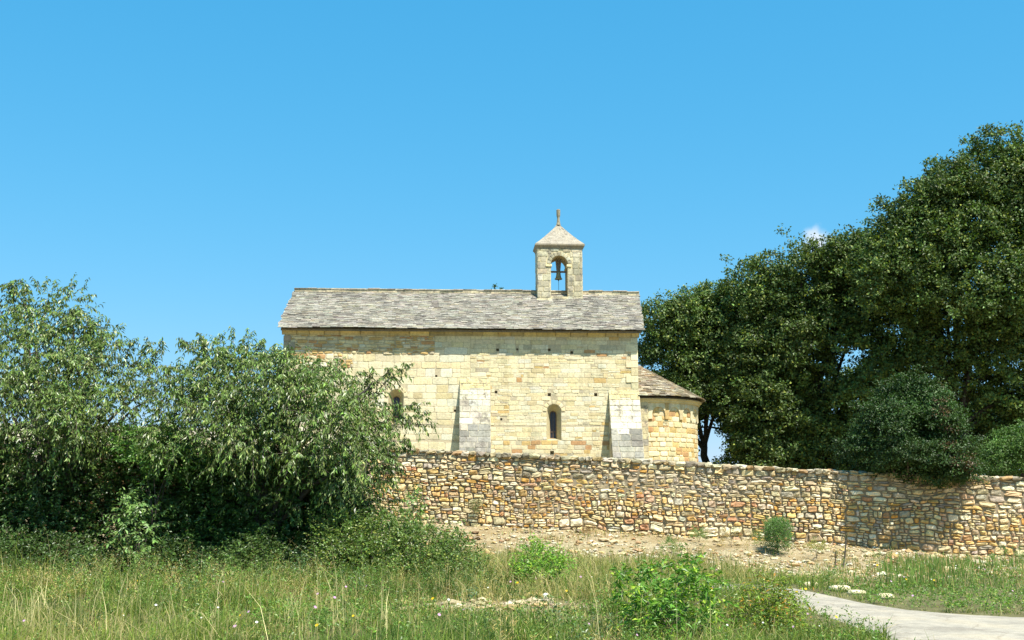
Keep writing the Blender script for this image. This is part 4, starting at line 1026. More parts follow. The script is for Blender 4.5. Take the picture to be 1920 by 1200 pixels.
def shrub(name, label, cat, blobs, n, leaf, wid, base, mat=None, alt=None, altp=0.0, k=9, droop=0.2, spl=(0.15, 0.35), group=None, stems=6, rootpx=None, Y=None, var=0.22, sag=0.1, inner=0.3, rz=None, sr=0.02, twig=True):
    Bl = [pblob(*b) for b in blobs]; c = A(Bl)[:, :3].mean(0)
    rx = at(rootpx, 1000, Y or c[1])[0] if rootpx else c[0]; ry = Y or c[1]
    z0 = float(zlow(rx, ry)) if rz is None else rz; off = A([rx, ry, z0])
    root = empty(name, tuple(off), label, cat, group)
    mb = MB(); tw = MB(); P, D, kk, r = sample_blobs(Bl, n, inner)
    ok = P[:, 2] > (z0 + 0.03); P, D = P[ok], D[ok]
    sprays(mb, P - off, D * 0.6 + rng.normal(0, 0.45, D.shape) + A([0, 0, 0.35]), rng.uniform(*spl, len(P)), k, leaf, wid, base, droop, var, alt, altp, tw if twig else None, sag, 0.004)
    mb.build('foliage', mat or M_leaf_s, root)
    for i in range(stems):
        b = Bl[i % len(Bl)]; tip = A(b[:3]) + rng.normal(0, 0.35, 3) * A(b[3:6]) - off
        m = tip * A([0.4, 0.4, 0.55]) + rng.normal(0, 0.05, 3) * np.linalg.norm(tip)
        tube(tw, [A([0, 0, -0.05]) + rng.normal(0, sr * .4, 3) * A([1, 1, 0]), m, tip], A([sr, sr * 0.7, sr * 0.3]), 6)
    tw.build('stems', M_bark, root)
    return root

# dark undergrowth below the trees
HG = 'shrubs growing thickly under the cherry trees'
shrub('undergrowth_shrub', 'dark leafy thicket at the far left under the tall cherry tree', 'shrub', [(40, 900, 120, 80, 26.6, 1.2, .9), (-60, 930, 120, 110, 26.8, 1.2, .9), (50, 1000, 130, 72, 26.2, 1.0, .9), (110, 960, 90, 80, 26.5, 1.2, .9)], 4200, .10, .055, lin(72, 100, 46), alt=lin(120, 96, 60), altp=.05, group=HG, droop=.35, Y=26.4)
shrub('undergrowth_shrub', 'shaded thicket with brown twigs between the two cherry trees', 'shrub', [(200, 900, 110, 80, 27, 1.2, .9), (290, 890, 90, 85, 26.8, 1.2, .9), (220, 1000, 120, 66, 26.4, 1.0, .9), (320, 1000, 80, 66, 26.4, 1.0, .9)], 4200, .10, .055, lin(78, 104, 48), alt=lin(116, 84, 56), altp=.10, group=HG, droop=.35, Y=26.6)
shrub('undergrowth_shrub', 'dark thicket below the broad cherry tree', 'shrub', [(430, 960, 120, 90, 26.6, 1.2, .9), (360, 940, 90, 90, 26.8, 1.2, .9), (520, 1000, 110, 66, 26.1, 1.0, .9), (610, 960, 90, 80, 26.6, 1.2, .9), (440, 1020, 110, 50, 26.0, 1.0, .9), (640, 1010, 70, 50, 26.2, 1.0, .9), (480, 900, 110, 50, 26.2, 1.0, .9), (600, 900, 80, 50, 26.0, 1.0, .9)], 6600, .10, .055, lin(70, 100, 44), group=HG, droop=.35, Y=26.4)
shrub('sapling', 'lone leafy sapling with pale leaves standing out of the dark thicket', 'sapling', [(262, 990, 42, 55, 25.0, 1), (255, 950, 26, 26, 25.0, 1), (275, 1030, 40, 26, 24.9, 1)], 210, .13, .048, lin(112, 140, 74), mat=M_leaf_c, droop=.5, Y=25.0, k=10, spl=(.25, .5))
shrub('elder_bush', 'bright green bush rising between the two cherry trees', 'shrub', [(270, 835, 50, 35, 25.6, 1), (320, 860, 55, 45, 25.7, 1)], 420, .10, .05, lin(100, 136, 62), droop=.3, Y=25.7)
shrub('bramble', 'tangled bramble bush in front of the boundary wall foot', 'bramble', [(700, 1020, 70, 44, 24.6, 1), (780, 1040, 80, 50, 24.2, 1), (660, 1060, 70, 40, 23.8, .8), (850, 1065, 56, 44, 23.6, 1), (790, 1085, 80, 36, 23.3, .8), (640, 1010, 50, 44, 24.8, 1), (880, 1095, 36, 22, 23.0, .7)], 3300, .06, .042, lin(98, 122, 54), alt=lin(146, 154, 72), altp=.14, droop=.1, Y=24.0, spl=(.15, .45))
shrub('field_bush', 'low scrubby bush pushing out of the shade at the left edge', 'shrub', [(10, 1050, 60, 50, 24.6, 1), (-50, 1060, 60, 60, 24.4, 1), (50, 1085, 40, 30, 24.0, .8)], 1100, .075, .04, lin(78, 104, 50), droop=.2, Y=24.4)
shrub('field_bush', 'dark leafy bush at the grass edge below the tall cherry tree', 'shrub', [(110, 1050, 60, 40, 25.0, 1), (160, 1072, 44, 28, 24.5, .8)], 1000, .08, .042, lin(74, 98, 46), droop=.25, Y=24.8)
shrub('field_bush', 'dark leafy bush at the grass edge between the two cherry trees', 'shrub', [(330, 1055, 56, 38, 25.2, 1), (390, 1070, 40, 28, 24.6, .8), (570, 1062, 40, 30, 24.8, .8)], 1100, .08, .042, lin(72, 96, 46), droop=.25, Y=24.9)
shrub('field_bush', 'small leafy bush growing out below the middle of the dark thicket', 'shrub', [(480, 1050, 44, 40, 24.8, 1), (520, 1070, 40, 30, 24.4, .8), (440, 1065, 34, 26, 24.4, .8)], 900, .08, .04, lin(88, 112, 54), droop=.3, Y=24.6)
shrub('young_cherry', 'slim young cherry standing before the left part of the boundary wall', 'sapling', [(760, 985, 26, 40, 25.0, 1), (742, 1010, 24, 40, 25.0, 1), (775, 945, 14, 22, 25.0, 1), (850, 1015, 26, 20, 25.0, .8)], 170, .11, .04, lin(112, 136, 66), mat=M_leaf_c, droop=.6, Y=25.0, k=11, spl=(.2, .45))
shrub('green_bush', 'small bright green bush in the grass beside the gravel', 'shrub', [(1005, 1055, 32, 30, 23.5, 1), (1040, 1068, 24, 24, 23.2, 1), (990, 1075, 24, 20, 23.2, .8)], 420, .07, .035, lin(118, 158, 56), alt=lin(170, 190, 70), altp=.15, droop=.2, Y=23.3)
shrub('young_ash', 'bushy bright green sapling standing in the grass near the road', 'sapling', [(1215, 1110, 42, 45, 14.8, 1), (1275, 1100, 45, 45, 14.6, 1), (1245, 1160, 70, 45, 14.4, 1), (1310, 1150, 36, 42, 14.6, 1), (1200, 1165, 34, 36, 14.5, 1), (1290, 1062, 18, 20, 14.7, 1), (1250, 1200, 80, 30, 14.4, 1), (1180, 1090, 20, 26, 14.6, .9), (1335, 1105, 20, 24, 14.5, .9)], 330, .10, .036, lin(98, 138, 46), alt=lin(156, 180, 60), altp=.16, droop=.25, Y=14.5, k=11, spl=(.12, .32), stems=14, sr=.012)
shrub('sumac_bush', 'yellowing fern-leaved bush at the near end of the road edge', 'shrub', [(1445, 1125, 34, 26, 15.6, 1), (1420, 1155, 36, 24, 15.4, 1), (1465, 1160, 30, 26, 15.3, 1), (1440, 1185, 45, 20, 15.1, .8)], 330, .075, .022, lin(126, 146, 50), alt=lin(190, 140, 54), altp=.09, droop=.3, Y=15.4, k=14, spl=(.2, .42), stems=9, sr=.01)
shrub('round_shrub', 'round grey-green shrub growing on the gravel at the wall foot', 'shrub', [(1458, 1006, 17, 24, 34.5, 1), (1458, 990, 14, 14, 34.5, 1)], 700, .07, .020, lin(104, 136, 72), droop=-.3, Y=34.5, spl=(.15, .3), k=10, sr=.012)
# small tufts scattered on the stony bank
BG = 'small tufts of plants on the stony bank'
for i, (px, py, rx_, ry_, Yk, cc, lab) in enumerate([
    (1258, 1022, 16, 10, 34.0, (112, 138, 72), 'small green tuft in the middle of the stony bank'),
    (1372, 1012, 30, 20, 35.8, (168, 148, 96), 'dry brown tuft at the wall foot left of the round shrub'),
    (1425, 1008, 10, 16, 36.2, (118, 140, 76), 'thin green tuft touching the left side of the round shrub'),
    (1530, 1026, 14, 9, 33.5, (150, 150, 84), 'yellow-green tuft on the bank right of the round shrub'),
    (1098, 1000, 24, 10, 38.0, (150, 122, 84), 'low brown tuft under the left half of the boundary wall'),
    (1310, 1002, 12, 8, 37.0, (120, 142, 80), 'tiny green tuft close under the boundary wall'),
    (1650, 1052, 22, 12, 33.0, (116, 140, 72), 'green tuft on the bank below the shadow of the bush'),
    (1560, 1092, 34, 20, 25.0, (112, 142, 74), 'leafy green tuft at the road edge beside the pale stones'),
    (1250, 1062, 30, 16, 26.5, (140, 140, 80), 'straw-green tuft at the lower edge of the stony bank'),
    (1900, 1048, 26, 18, 31.0, (104, 132, 66), 'green tuft near the right edge under the boundary wall')]):
    shrub('grass_tuft', lab, 'tuft', [(px, py, rx_, ry_, Yk, 1)], 60, .09, .016, lin(*cc), droop=-.35, spl=(.12, .26), k=9, sr=.006, group=BG, stems=3, Y=Yk, twig=False, inner=.1)
# stake-like seedlings beside the gravel
def stalk(px, py0, py1, Y, label, leafy=True, r=0.03, base=lin(84, 92, 40)):
    a = A(at(px[0], py0, Y)); b = A(at(px[1], py1, Y)); a[2] = float(zlow(a[0], Y)) 
    root = empty('tall_weed', tuple(a), label, 'weed', 'tall single-stemmed weeds on the gravel bank'); mb = MB(); d = b - a
    tube(mb, [A([0, 0, -.05]), d * .35 + A([.02, 0, 0]), d * .7, d], A([r, r * .8, r * .55, r * .2]), 6); mb.build('stem', M_bark, root)
    lf = MB(); n = 26; t = rng.uniform(.2, 1, n); sprays(lf, d * t[:, None], rng.normal(0, 1, (n, 3)) + A([0, 0, 1.4]), rng.uniform(.06, .16, n), 5, .05, .02, base, .1); lf.build('leaves', M_leaf_s, root)
stalk((1581, 1588), 1086, 1000, 30.5, 'tall dark straight weed stalk, tallest on the gravel bank')
stalk((1565, 1567), 1075, 1034, 30.5, 'short thin weed stalk just left of the tall dark one', r=.018)
stalk((1858, 1862), 1080, 1045, 28.5, 'leafy green weed stalk near the right edge under the wall', r=.018, base=lin(96, 136, 60))
stalk((1008, 1008), 992, 936, 39.1, 'thin weed climbing the face of the boundary wall', r=.012, base=lin(112, 126, 70))
# tuft on the wall face
def tuft():
    c = A(at(893, 948, 39.6)); c[1] = wall_Y(c[0]) - 0.15; root = empty('wall_plant', tuple(c), 'grey-green plant rooted in a joint of the boundary wall', 'plant'); mb = MB(); n = 90
    sprays(mb, rng.normal(0, .09, (n, 3)) * A([1.4, .4, 1.5]) + A([0, -.15, -.05]), rng.normal(0, .6, (n, 3)) + A([-.1, -.5, .5]), rng.uniform(.15, .38, n), 8, .06, .018, lin(132, 134, 84), .2); mb.build('foliage', M_leaf_s, root)
    t = MB(); tube(t, [(0, .15, 0), (0, -.1, -.02), (.02, -.25, .1)], A([.02, .015, .008]), 5); t.build('stems', M_bark, root)
tuft()

# plants on the chapel ridge
def ridge_plant(px, py, s, lab):
    X, Z = P2L(px, 548, HW); b = chapel.matrix_basis @ Vector((X, HW, ZR + 0.14)); q = P2L(px + (2 if s > .8 else 0), py, HW)[1]; h = q - ZR - .14
    root = empty('ridge_weed', b, lab, 'weed', 'weeds rooted on the chapel ridge'); t = MB(); tube(t, [(0, 0, -.05), (-.05, 0, h * .5), (-.1, 0, h)], A([.012, .01, .006]), 5); t.build('stem', M_bark, root)
    mb = MB(); n = int(34 * s); sprays(mb, rng.normal(0, .06, (n, 3)) + A([-.08, 0, h * .95]), rng.normal(0, 1, (n, 3)) + A([0, 0, .6]), rng.uniform(.04, .13, n), 5, .07, .04, lin(60, 90, 40), .1); mb.build('leaves', M_leaf_s, root)
ridge_plant(930, 537, 1.0, 'small leafy weed on the chapel ridge, left and taller of two')
ridge_plant(943, 543, 0.5, 'tiny weed on the chapel ridge, right and lower of two')

# ------------------------------------------------------------------ oaks behind
OAK = A([0.082, 0.128, 0.028])
def oak(label, root_px, Y, blobs, n, per=40, size=0.19, group='evergreen oaks behind the boundary wall', trunk=0.24, gaps=None, cr=0.42):
    Y = Y + 3.0; rx = at(root_px, 900, Y)[0]; z0 = float(terr_z(A(rx), A(Y))); off = A([rx, Y, z0]); root = empty('oak_tree', tuple(off), label, 'tree', group)
    blobs = [(b[0], b[1], b[2], b[3], b[4] + (1.0 if b[1] > 700 else (1.5 if b[1] > 600 else (.8 if b[1] > 520 else -.6))), *b[5:]) for b in blobs]     # the lower boughs stand back under the crown
    Bl = [pblob(*b) for b in blobs]; P, D, k, tn = sample_lumps(Bl, n, int(n / 10), 1.10, .72, .5, .76)
    P = P + D * (rng.random((n, 1)) ** 5) * 1.25; TN = dict(zip(map(tuple, P), tn))
    dens = fbm(P[:, 0] * .55 + P[:, 1] * .4, P[:, 2] * .55, int(root_px)); keep = dens > -0.50; P, D = P[keep], D[keep]
    if gaps:
        for (gx, gy, gr) in gaps:
            u = 960 + P[:, 0] / (P[:, 1] / math.cos(PITCH)) * F * 1.0; v = HOR - (P[:, 2] - EYE) / P[:, 1] * F
            g = ((u - gx) ** 2 + (v - gy) ** 2) < (gr * (1 + .3 * rng.normal(0, 1, len(P)))) ** 2; P, D = P[~g], D[~g]
    N = len(P); rc = cr * rng.uniform(.6, 1.2, (N, 1, 1)); o = rng.normal(0, .5, (N, per, 3)) * rc * A([1, 1, .72]); Q = (P[:, None] + o).reshape(-1, 3)
    Dr = np.repeat(D, per, 0); ax = rng.normal(0, 1, Q.shape) + Dr * .4; nr = Dr * .7 + A([0, 0, .7]) + rng.normal(0, .55, Q.shape)
    tone = np.repeat(A([TN[tuple(p)] for p in P])[:, None] * np.exp(rng.normal(0, .10, (N, 1))), per, 0)
    c = leafcol(len(Q), OAK, .28, lin(136, 144, 64), .07, Q, .35, 40) * tone
    mb = MB(); add_leaves(mb, Q - off, ax, nr, size * rng.uniform(.6, 1.25, len(Q)), size * .62 * rng.uniform(.7, 1.2, len(Q)), c, .2, .5); mb.build('crown', M_leaf_o, root)
    t = MB(); tips = [A(b[:3]) + np.clip(rng.normal(0, .3, 3), -.5, .5) * A(b[3:6]) - off for b in Bl[::2]]; IB = A([b[:6] for b in Bl], float); IB[:, :3] -= off; limbs(t, (0, 0, -.2), A(tips), trunk, .02, inside=IB, trunk_h=.33); t.build('trunk', M_bark_dark, root)
    return root
oak('smallest evergreen oak, just behind the round apse', 1330, 63,
    [(1258, 640, 55, 50, 63), (1300, 600, 58, 48, 63), (1355, 590, 60, 42, 63), (1290, 690, 80, 50, 63), (1380, 660, 85, 70, 63), (1350, 740, 95, 50, 64), (1250, 590, 28, 16, 63), (1400, 800, 85, 50, 64, None, .5), (1330, 560, 24, 20, 63), (1400, 850, 70, 34, 62), (1270, 760, 50, 40, 62)], 2300, gaps=[(1325, 800, 30), (1345, 835, 22), (1320, 850, 24)])
oak('middle evergreen oak with a broad rounded crown', 1500, 61,
    [(1450, 560, 80, 62, 61), (1530, 545, 85, 65, 61), (1600, 540, 75, 70, 61), (1440, 640, 95, 75, 61), (1540, 640, 100, 75, 60), (1420, 515, 34, 20, 61), (1500, 500, 36, 20, 61), (1560, 485, 30, 22, 61), (1625, 480, 40, 30, 61), (1470, 730, 110, 55, 61), (1560, 730, 80, 50, 62), (1500, 810, 110, 55, 62, None, .6), (1395, 750, 50, 50, 61, None, .9), (1440, 850, 90, 34, 61.5, None, .9), (1540, 850, 80, 34, 61.5, None, .9), (1450, 790, 70, 40, 62), (1640, 500, 50, 44, 61), (1640, 462, 36, 28, 61), (1600, 480, 34, 28, 61)], 4300,
    gaps=[(1595, 665, 24), (1583, 690, 22), (1540, 715, 16), (1330, 800, 30), (1560, 780, 14), (1410, 858, 12)])
oak('tallest evergreen oak, at the right edge of the picture', 1780, 58,
    [(1740, 440, 75, 60, 58), (1820, 400, 85, 70, 58), (1890, 360, 70, 65, 58), (1960, 400, 100, 110, 58), (1700, 520, 80, 70, 58), (1800, 520, 110, 80, 57), (1900, 520, 110, 90, 57), (1690, 405, 20, 26, 58), (1780, 345, 28, 32, 58), (1868, 290, 34, 36, 58), (1760, 380, 32, 30, 58), (1690, 620, 95, 65, 58), (1800, 630, 120, 70, 57), (1920, 650, 120, 80, 57), (1650, 720, 70, 50, 59, None, .7), (1760, 720, 110, 45, 60, None, .7), (1900, 760, 110, 60, 59, None, .7), (1990, 580, 100, 120, 58), (1830, 325, 30, 26, 58), (1920, 300, 28, 26, 58), (1700, 450, 44, 44, 58), (1665, 520, 50, 50, 58), (1728, 400, 34, 36, 58), (1780, 370, 40, 40, 58), (1640, 800, 60, 50, 60), (1860, 800, 90, 50, 60), (1760, 690, 80, 40, 58.5), (1660, 870, 60, 30, 60), (1930, 720, 80, 60, 58.5)], 6400, trunk=.30,
    gaps=[(1600, 675, 28), (1588, 700, 22), (1742, 712, 13), (1700, 690, 9), (1775, 670, 12), (1800, 760, 10), (1860, 790, 12), (1880, 720, 9), (1900, 800, 12), (1850, 755, 9)])
oak('low dark oak filling the space beneath the taller oaks', 1620, 66,
    [(1270, 740, 60, 50, 66), (1330, 720, 70, 50, 66), (1420, 770, 80, 60, 66), (1500, 800, 90, 70, 66), (1560, 860, 90, 40, 66), (1700, 860, 90, 40, 66), (1860, 870, 90, 40, 66), (1620, 790, 90, 60, 66), (1720, 800, 90, 60, 66), (1820, 790, 80, 60, 66), (1920, 800, 80, 70, 66), (1400, 850, 70, 34, 66, None, .8), (1250, 800, 50, 50, 66), (1480, 860, 80, 40, 64), (1650, 850, 80, 50, 62), (1780, 850, 80, 50, 62), (1620, 730, 60, 40, 66)], 4000, trunk=.25, gaps=[(1555, 775, 12), (1590, 740, 18), (1850, 790, 10), (1330, 830, 30)])

def dense_bush(name, label, blobs, n, leaf, wid, base, patch=None, per=26, cr=.2, rz=2.2, group=None):
    Bl = [pblob(*b) for b in blobs]; c = A(Bl)[:, :3].mean(0); off = A([c[0], c[1], rz]); root = empty(name, tuple(off), label, 'bush', group)
    P, D, k, tn = sample_lumps(Bl, n, int(n / 16), .42, .8, .45, .80); P = P + D * (rng.random((n, 1)) ** 6) * .35; N = len(P); o = rng.normal(0, .5, (N, per, 3)) * cr * rng.uniform(.6, 1.3, (N, 1, 1)) * A([1.2, 1.2, .55]); Q = (P[:, None] + o).reshape(-1, 3)
    Dr = np.repeat(D, per, 0); col = leafcol(len(Q), base, .22, None, 0, Q, 1.0, 11) * np.repeat(tn[:, None], per, 0)
    if patch is not None:
        for (px, py, rx, ry) in patch:
            u = 960 + P[:, 0] / P[:, 1] * F; v = HOR - (P[:, 2] - EYE) / P[:, 1] * F
            g = (((u - px) / rx) ** 2 + ((v - py) / ry) ** 2 < rng.uniform(.3, 1.3, N)) & (rng.random(N) < .6) & (D[:, 1] < .3); g = np.repeat(g, per); col[g] = lin(98, 80, 54) * np.exp(rng.normal(0, .2, (int(g.sum()), 1)))
    mb = MB(); add_leaves(mb, Q - off, rng.normal(0, 1, Q.shape) + Dr * .6 + A([0, 0, -.3]), Dr * .8 + A([0, 0, .7]) + rng.normal(0, .45, Q.shape), leaf * rng.uniform(.6, 1.2, len(Q)), wid * rng.uniform(.7, 1.2, len(Q)), col, .2, .5); mb.build('foliage', M_leaf_o, root)
    t = MB()
    for b in Bl:
        for _ in range(2):
            tip = A(b[:3]) + rng.normal(0, .3, 3) * A(b[3:6]) - off; tube(t, [rng.normal(0, .015, 3), tip * .5 + rng.normal(0, .1, 3), tip], A([.06, .035, .012]), 6)
    t.build('stems', M_bark, root); return root
yb_ = px_on_wall(1710)[1] + 0.30
dense_bush('laurustinus_bush', 'large rounded bush with a brown dead streak overhanging the boundary wall',
    [(1700, 800, 88, 80, yb_, 1.55), (1735, 770, 60, 55, yb_, 1.2), (1655, 830, 62, 62, yb_ + .45, 1.1), (1765, 830, 62, 66, yb_, 1.35), (1715, 860, 84, 42, yb_ - .55, 1.1), (1765, 868, 46, 34, yb_ - .7, .9), (1690, 855, 60, 34, yb_ - .2, .9), (1612, 850, 24, 26, yb_ + .5, .5), (1640, 780, 34, 30, yb_ + .3, .8), (1690, 745, 36, 36, yb_, .8)], 3600, .10, .052, lin(56, 80, 34), patch=[(1768, 765, 12, 44), (1774, 835, 14, 36), (1800, 872, 20, 22)])
dense_bush('hedge_bush', 'smooth green bush behind the wall at the right edge', [(1905, 848, 54, 42, 40, 1.4), (1950, 838, 70, 46, 40, 1.4), (1870, 865, 34, 30, 39.5, .9)], 1300, .085, .045, lin(84, 112, 48), rz=2.2)

# ------------------------------------------------------------------ grass and ground cover
def blades(name, n, hf, colf, maxY=35, minY=10.6, lean=0.55, wf=0.9, sel=None, label=None):
    nc = n // 9; Yc = rng.uniform(minY, maxY, nc); Xc = rng.uniform(-0.60, 0.60, nc) * Yc; idx = rng.integers(0, nc, n)   # tufts
    Y = Yc[idx] + rng.normal(0, .055, n); X = Xc[idx] + rng.normal(0, .055, n); tuft_h = np.exp(rng.normal(0, .25, nc))[idx]
    m = sel(X, Y) > rng.random(n); X, Y = X[m], Y[m]; N = len(X); Z = zlow(X, Y)
    H = hf(X, Y, N) * tuft_h[m] * rng.choice([.75, 1, 1.3], N); a = rng.uniform(0, 6.283, N); w = (0.0035 + 0.00022 * Y) * wf * rng.uniform(.7, 1.3, N)
    le = rng.normal(0, lean, N) * H * np.where(rng.random(N) < .2, 2.6, 1) + 0.1 * H; b = rng.uniform(0, 6.283, N); dx, dy = np.cos(b) * le, np.sin(b) * le
    base = np.stack([X, Y, Z - .01], -1); s = np.stack([np.cos(a) * w, np.sin(a) * w, 0 * w], -1)
    mid = base + np.stack([dx * .3, dy * .3, H * .6], -1); tip = base + np.stack([dx, dy, H], -1)
    V = np.stack([base - s, base + s, mid + s * .7, mid - s * .7, tip], 1).reshape(-1, 3); i = np.arange(N)[:, None] * 5
    mb = MB(); mb.add(V, quads=i + A([0, 1, 2, 3]), tris=i + A([3, 2, 4]), col=np.repeat(colf(X, Y, N), 5, axis=0)); return mb
G1 = lin(124, 142, 60); G2 = lin(94, 116, 52); G3 = lin(190, 174, 120); G4 = lin(156, 154, 90)
def gcol(X, Y, N):
    f = fbm(X * .45, Y * .45, 17) + rng.normal(0, .25, N); straw = np.exp(-((X - .1) / 1.6) ** 2 - ((Y - 23.0) / 2.6) ** 2) + np.exp(-((X + 3.4) / 1.5) ** 2 - ((Y - 20.0) / 2.0) ** 2); dry = np.clip(.36 + .5 * straw + 1.0 * fbm(X * .5 + 9, Y * .4, 23) + .012 * (Y - 14), .08, .85)
    c = np.where(f[:, None] > 0, G1, G2) * np.exp(rng.normal(0, .18, (N, 1)) + .5 * fbm(X * .6 + 5, Y * .45, 101)[:, None]); q = rng.random(N) < dry; c[q] = np.where(rng.random((int(q.sum()), 1)) < .5, G3, G4) * np.exp(rng.normal(0, .15, (int(q.sum()), 1))); return np.clip(c, .01, .8)
def right_near(X, Y):
    """short verge beside the road"""
    return np.clip((X / Y - 0.19) * 12, 0, 1) * np.clip((26 - Y) / 4, 0, 1)
def gh(X, Y, N): 
    h = (.17 + .30 * fbm(X * .7, Y * .7, 12) + .07 * fbm(X * 2.5, Y * 2.5, 14) + .10 * np.clip((Y - 17) / 6, 0, 1) * (X < 6)) * rng.uniform(.5, 1.35, N)
    return np.clip(h, .04, 1) * (1 - .45 * right_near(X, Y)) * (1 - .6 * bare(X, Y)) * (1 - .55 * np.clip((X / Y - .24) * 12, 0, 1) * (Y > 16.5)) * (1 - .6 * np.exp(-((X + .2) / 1.9) ** 2 - ((Y - 16.2) / 1.5) ** 2))
def gsel(X, Y):
    return (1 - road_mask(X + .16 * fbm(X * 3, Y * 3, 7), Y + .30 * fbm(X * 2.5, Y * 2.5, 8))) * np.clip(1.02 - bare(X, Y) * 1.03 * (1 + .25 * fbm(X, Y, 2)), .02, 1) * np.clip(.62 + .6 * fbm(X * .9, Y * .9, 44), .12, 1) * (1 - np.clip((X / Y - .24) * 12, 0, 1) * (Y > 16.5) * np.clip(.55 - 1.2 * fbm(X * .8, Y * .6, 47), 0, .95))
mb = blades('grass', 300000, gh, gcol, sel=gsel); tag(mb.build('meadow_grass', M_grass), 'green and straw coloured meadow grass covering the field', 'grass', kind='stuff')
# tall dry stalks with seed heads
def tall(X, Y, N): return rng.uniform(.22, .62, N) * (1 - .4 * right_near(X, Y))
tsel = lambda X, Y: .6 * (1 - road_mask(X, Y)) * (1 - bare(X, Y)) * np.clip(.25 + .9 * fbm(X * .5, Y * .5, 66), 0, 1) * np.where(X < 0, 1.0, .35)
mb = blades('x', 16000, tall, lambda X, Y, N: np.where(rng.random((N, 1)) < .7, lin(222, 206, 150), lin(176, 168, 96)) * np.exp(rng.normal(0, .15, (N, 1))), lean=.38, wf=.55, sel=tsel, maxY=27)
tag(mb.build('dry_grass', M_grass), 'tall bleached dry grass stalks standing among the green meadow', 'grass', kind='stuff')
# herbs: small leafy rosettes and stems through the grass
def herbs():
    n = 11000; Y = rng.uniform(11, 30, n); X = rng.uniform(-.58, .58, n) * Y
    p = (1 - road_mask(X, Y)) * (1 - .93 * bare(X, Y)) * np.clip(.15 + .9 * fbm(X * .4 + 3, Y * .4, 88) + .6 * np.clip((X / Y - .24) * 12, 0, 1), .03, 1); m = p > rng.random(n); X, Y = X[m], Y[m]; N = len(X); Z = zlow(X, Y)
    mb = MB(); h = rng.uniform(.06, .28, N) * (1 - .4 * right_near(X, Y)) * (1 + 1.1 * np.clip((2 - X) / 4, 0, 1) * np.clip((Y - 18) / 3, 0, 1)); P = np.stack([X, Y, Z + h], -1)
    per = 3; P = np.repeat(P, per, 0) + rng.normal(0, .05, (N * per, 3)); P[:, 2] -= rng.uniform(0, .12, len(P))
    sprays(mb, P, rng.normal(0, .7, (len(P), 3)) + A([0, 0, .6]), rng.uniform(.08, .2, len(P)), 7, .05, .022, lin(98, 130, 52), .0, .30, lin(150, 160, 74), .15, None, .1)
    tag(mb.build('field_herbs', M_leaf_s), 'low leafy green weeds growing through the meadow grass', 'weeds', kind='stuff')
herbs()
def tall_weeds():
    n = 2600; Y = rng.uniform(12.5, 26.5, n); X = rng.uniform(-.56, .50, n) * Y
    edge = np.clip((Y - 18.5) / 3, 0, 1) * np.clip((1.5 - X) / 3, 0, 1); mid = np.clip(fbm(X * .55, Y * .5, 77) - .08, 0, 1) * 1.3
    p = np.maximum(edge * .85, mid) * (1 - road_mask(X, Y)) * (1 - .8 * bare(X, Y)) * (1 - right_near(X, Y)); m = p > rng.random(n); X, Y, edge = X[m], Y[m], edge[m]; N = len(X); Z = zlow(X, Y)
    pal = A([lin(c) for c in [(104, 126, 60), (84, 108, 50), (150, 150, 84), (190, 172, 112), (116, 140, 66), (128, 112, 70), (96, 120, 76)]]); kind = rng.choice(7, N, p=[.2, .2, .14, .16, .14, .08, .08])
    mb = MB(); per = 13; H = rng.uniform(.22, .42, N) * (1 + .9 * edge); H = np.repeat(H, per) * rng.uniform(.25, 1.1, N * per)
    H = H * np.repeat(np.clip(.95 + .9 * fbm(X * .8, Y * .8, 55), .5, 1.6), per); sp = np.repeat(.07 + .09 * rng.random(N), per)[:, None]; P = np.repeat(np.stack([X, Y, Z], -1), per, 0) + rng.normal(0, 1, (N * per, 3)) * A([1, 1, 0]) * sp; P[:, 2] += H * .55
    for kd in range(7):
        q = np.repeat(kind == kd, per)
        if q.any(): thin = kd in (2, 3, 5); sprays(mb, P[q], rng.normal(0, .35, (int(q.sum()), 3)) + A([0, 0, 1]), H[q] * .55, 8, .055 if not thin else .07, .022 if not thin else .009, pal[kd], -.25 if thin else .05, .28, None, 0, None, .05)
    tag(mb.build('tall_weeds', M_leaf_s), 'rough tall weeds and straw growing thickest in front of the shrubs', 'weeds', kind='stuff')
tall_weeds()
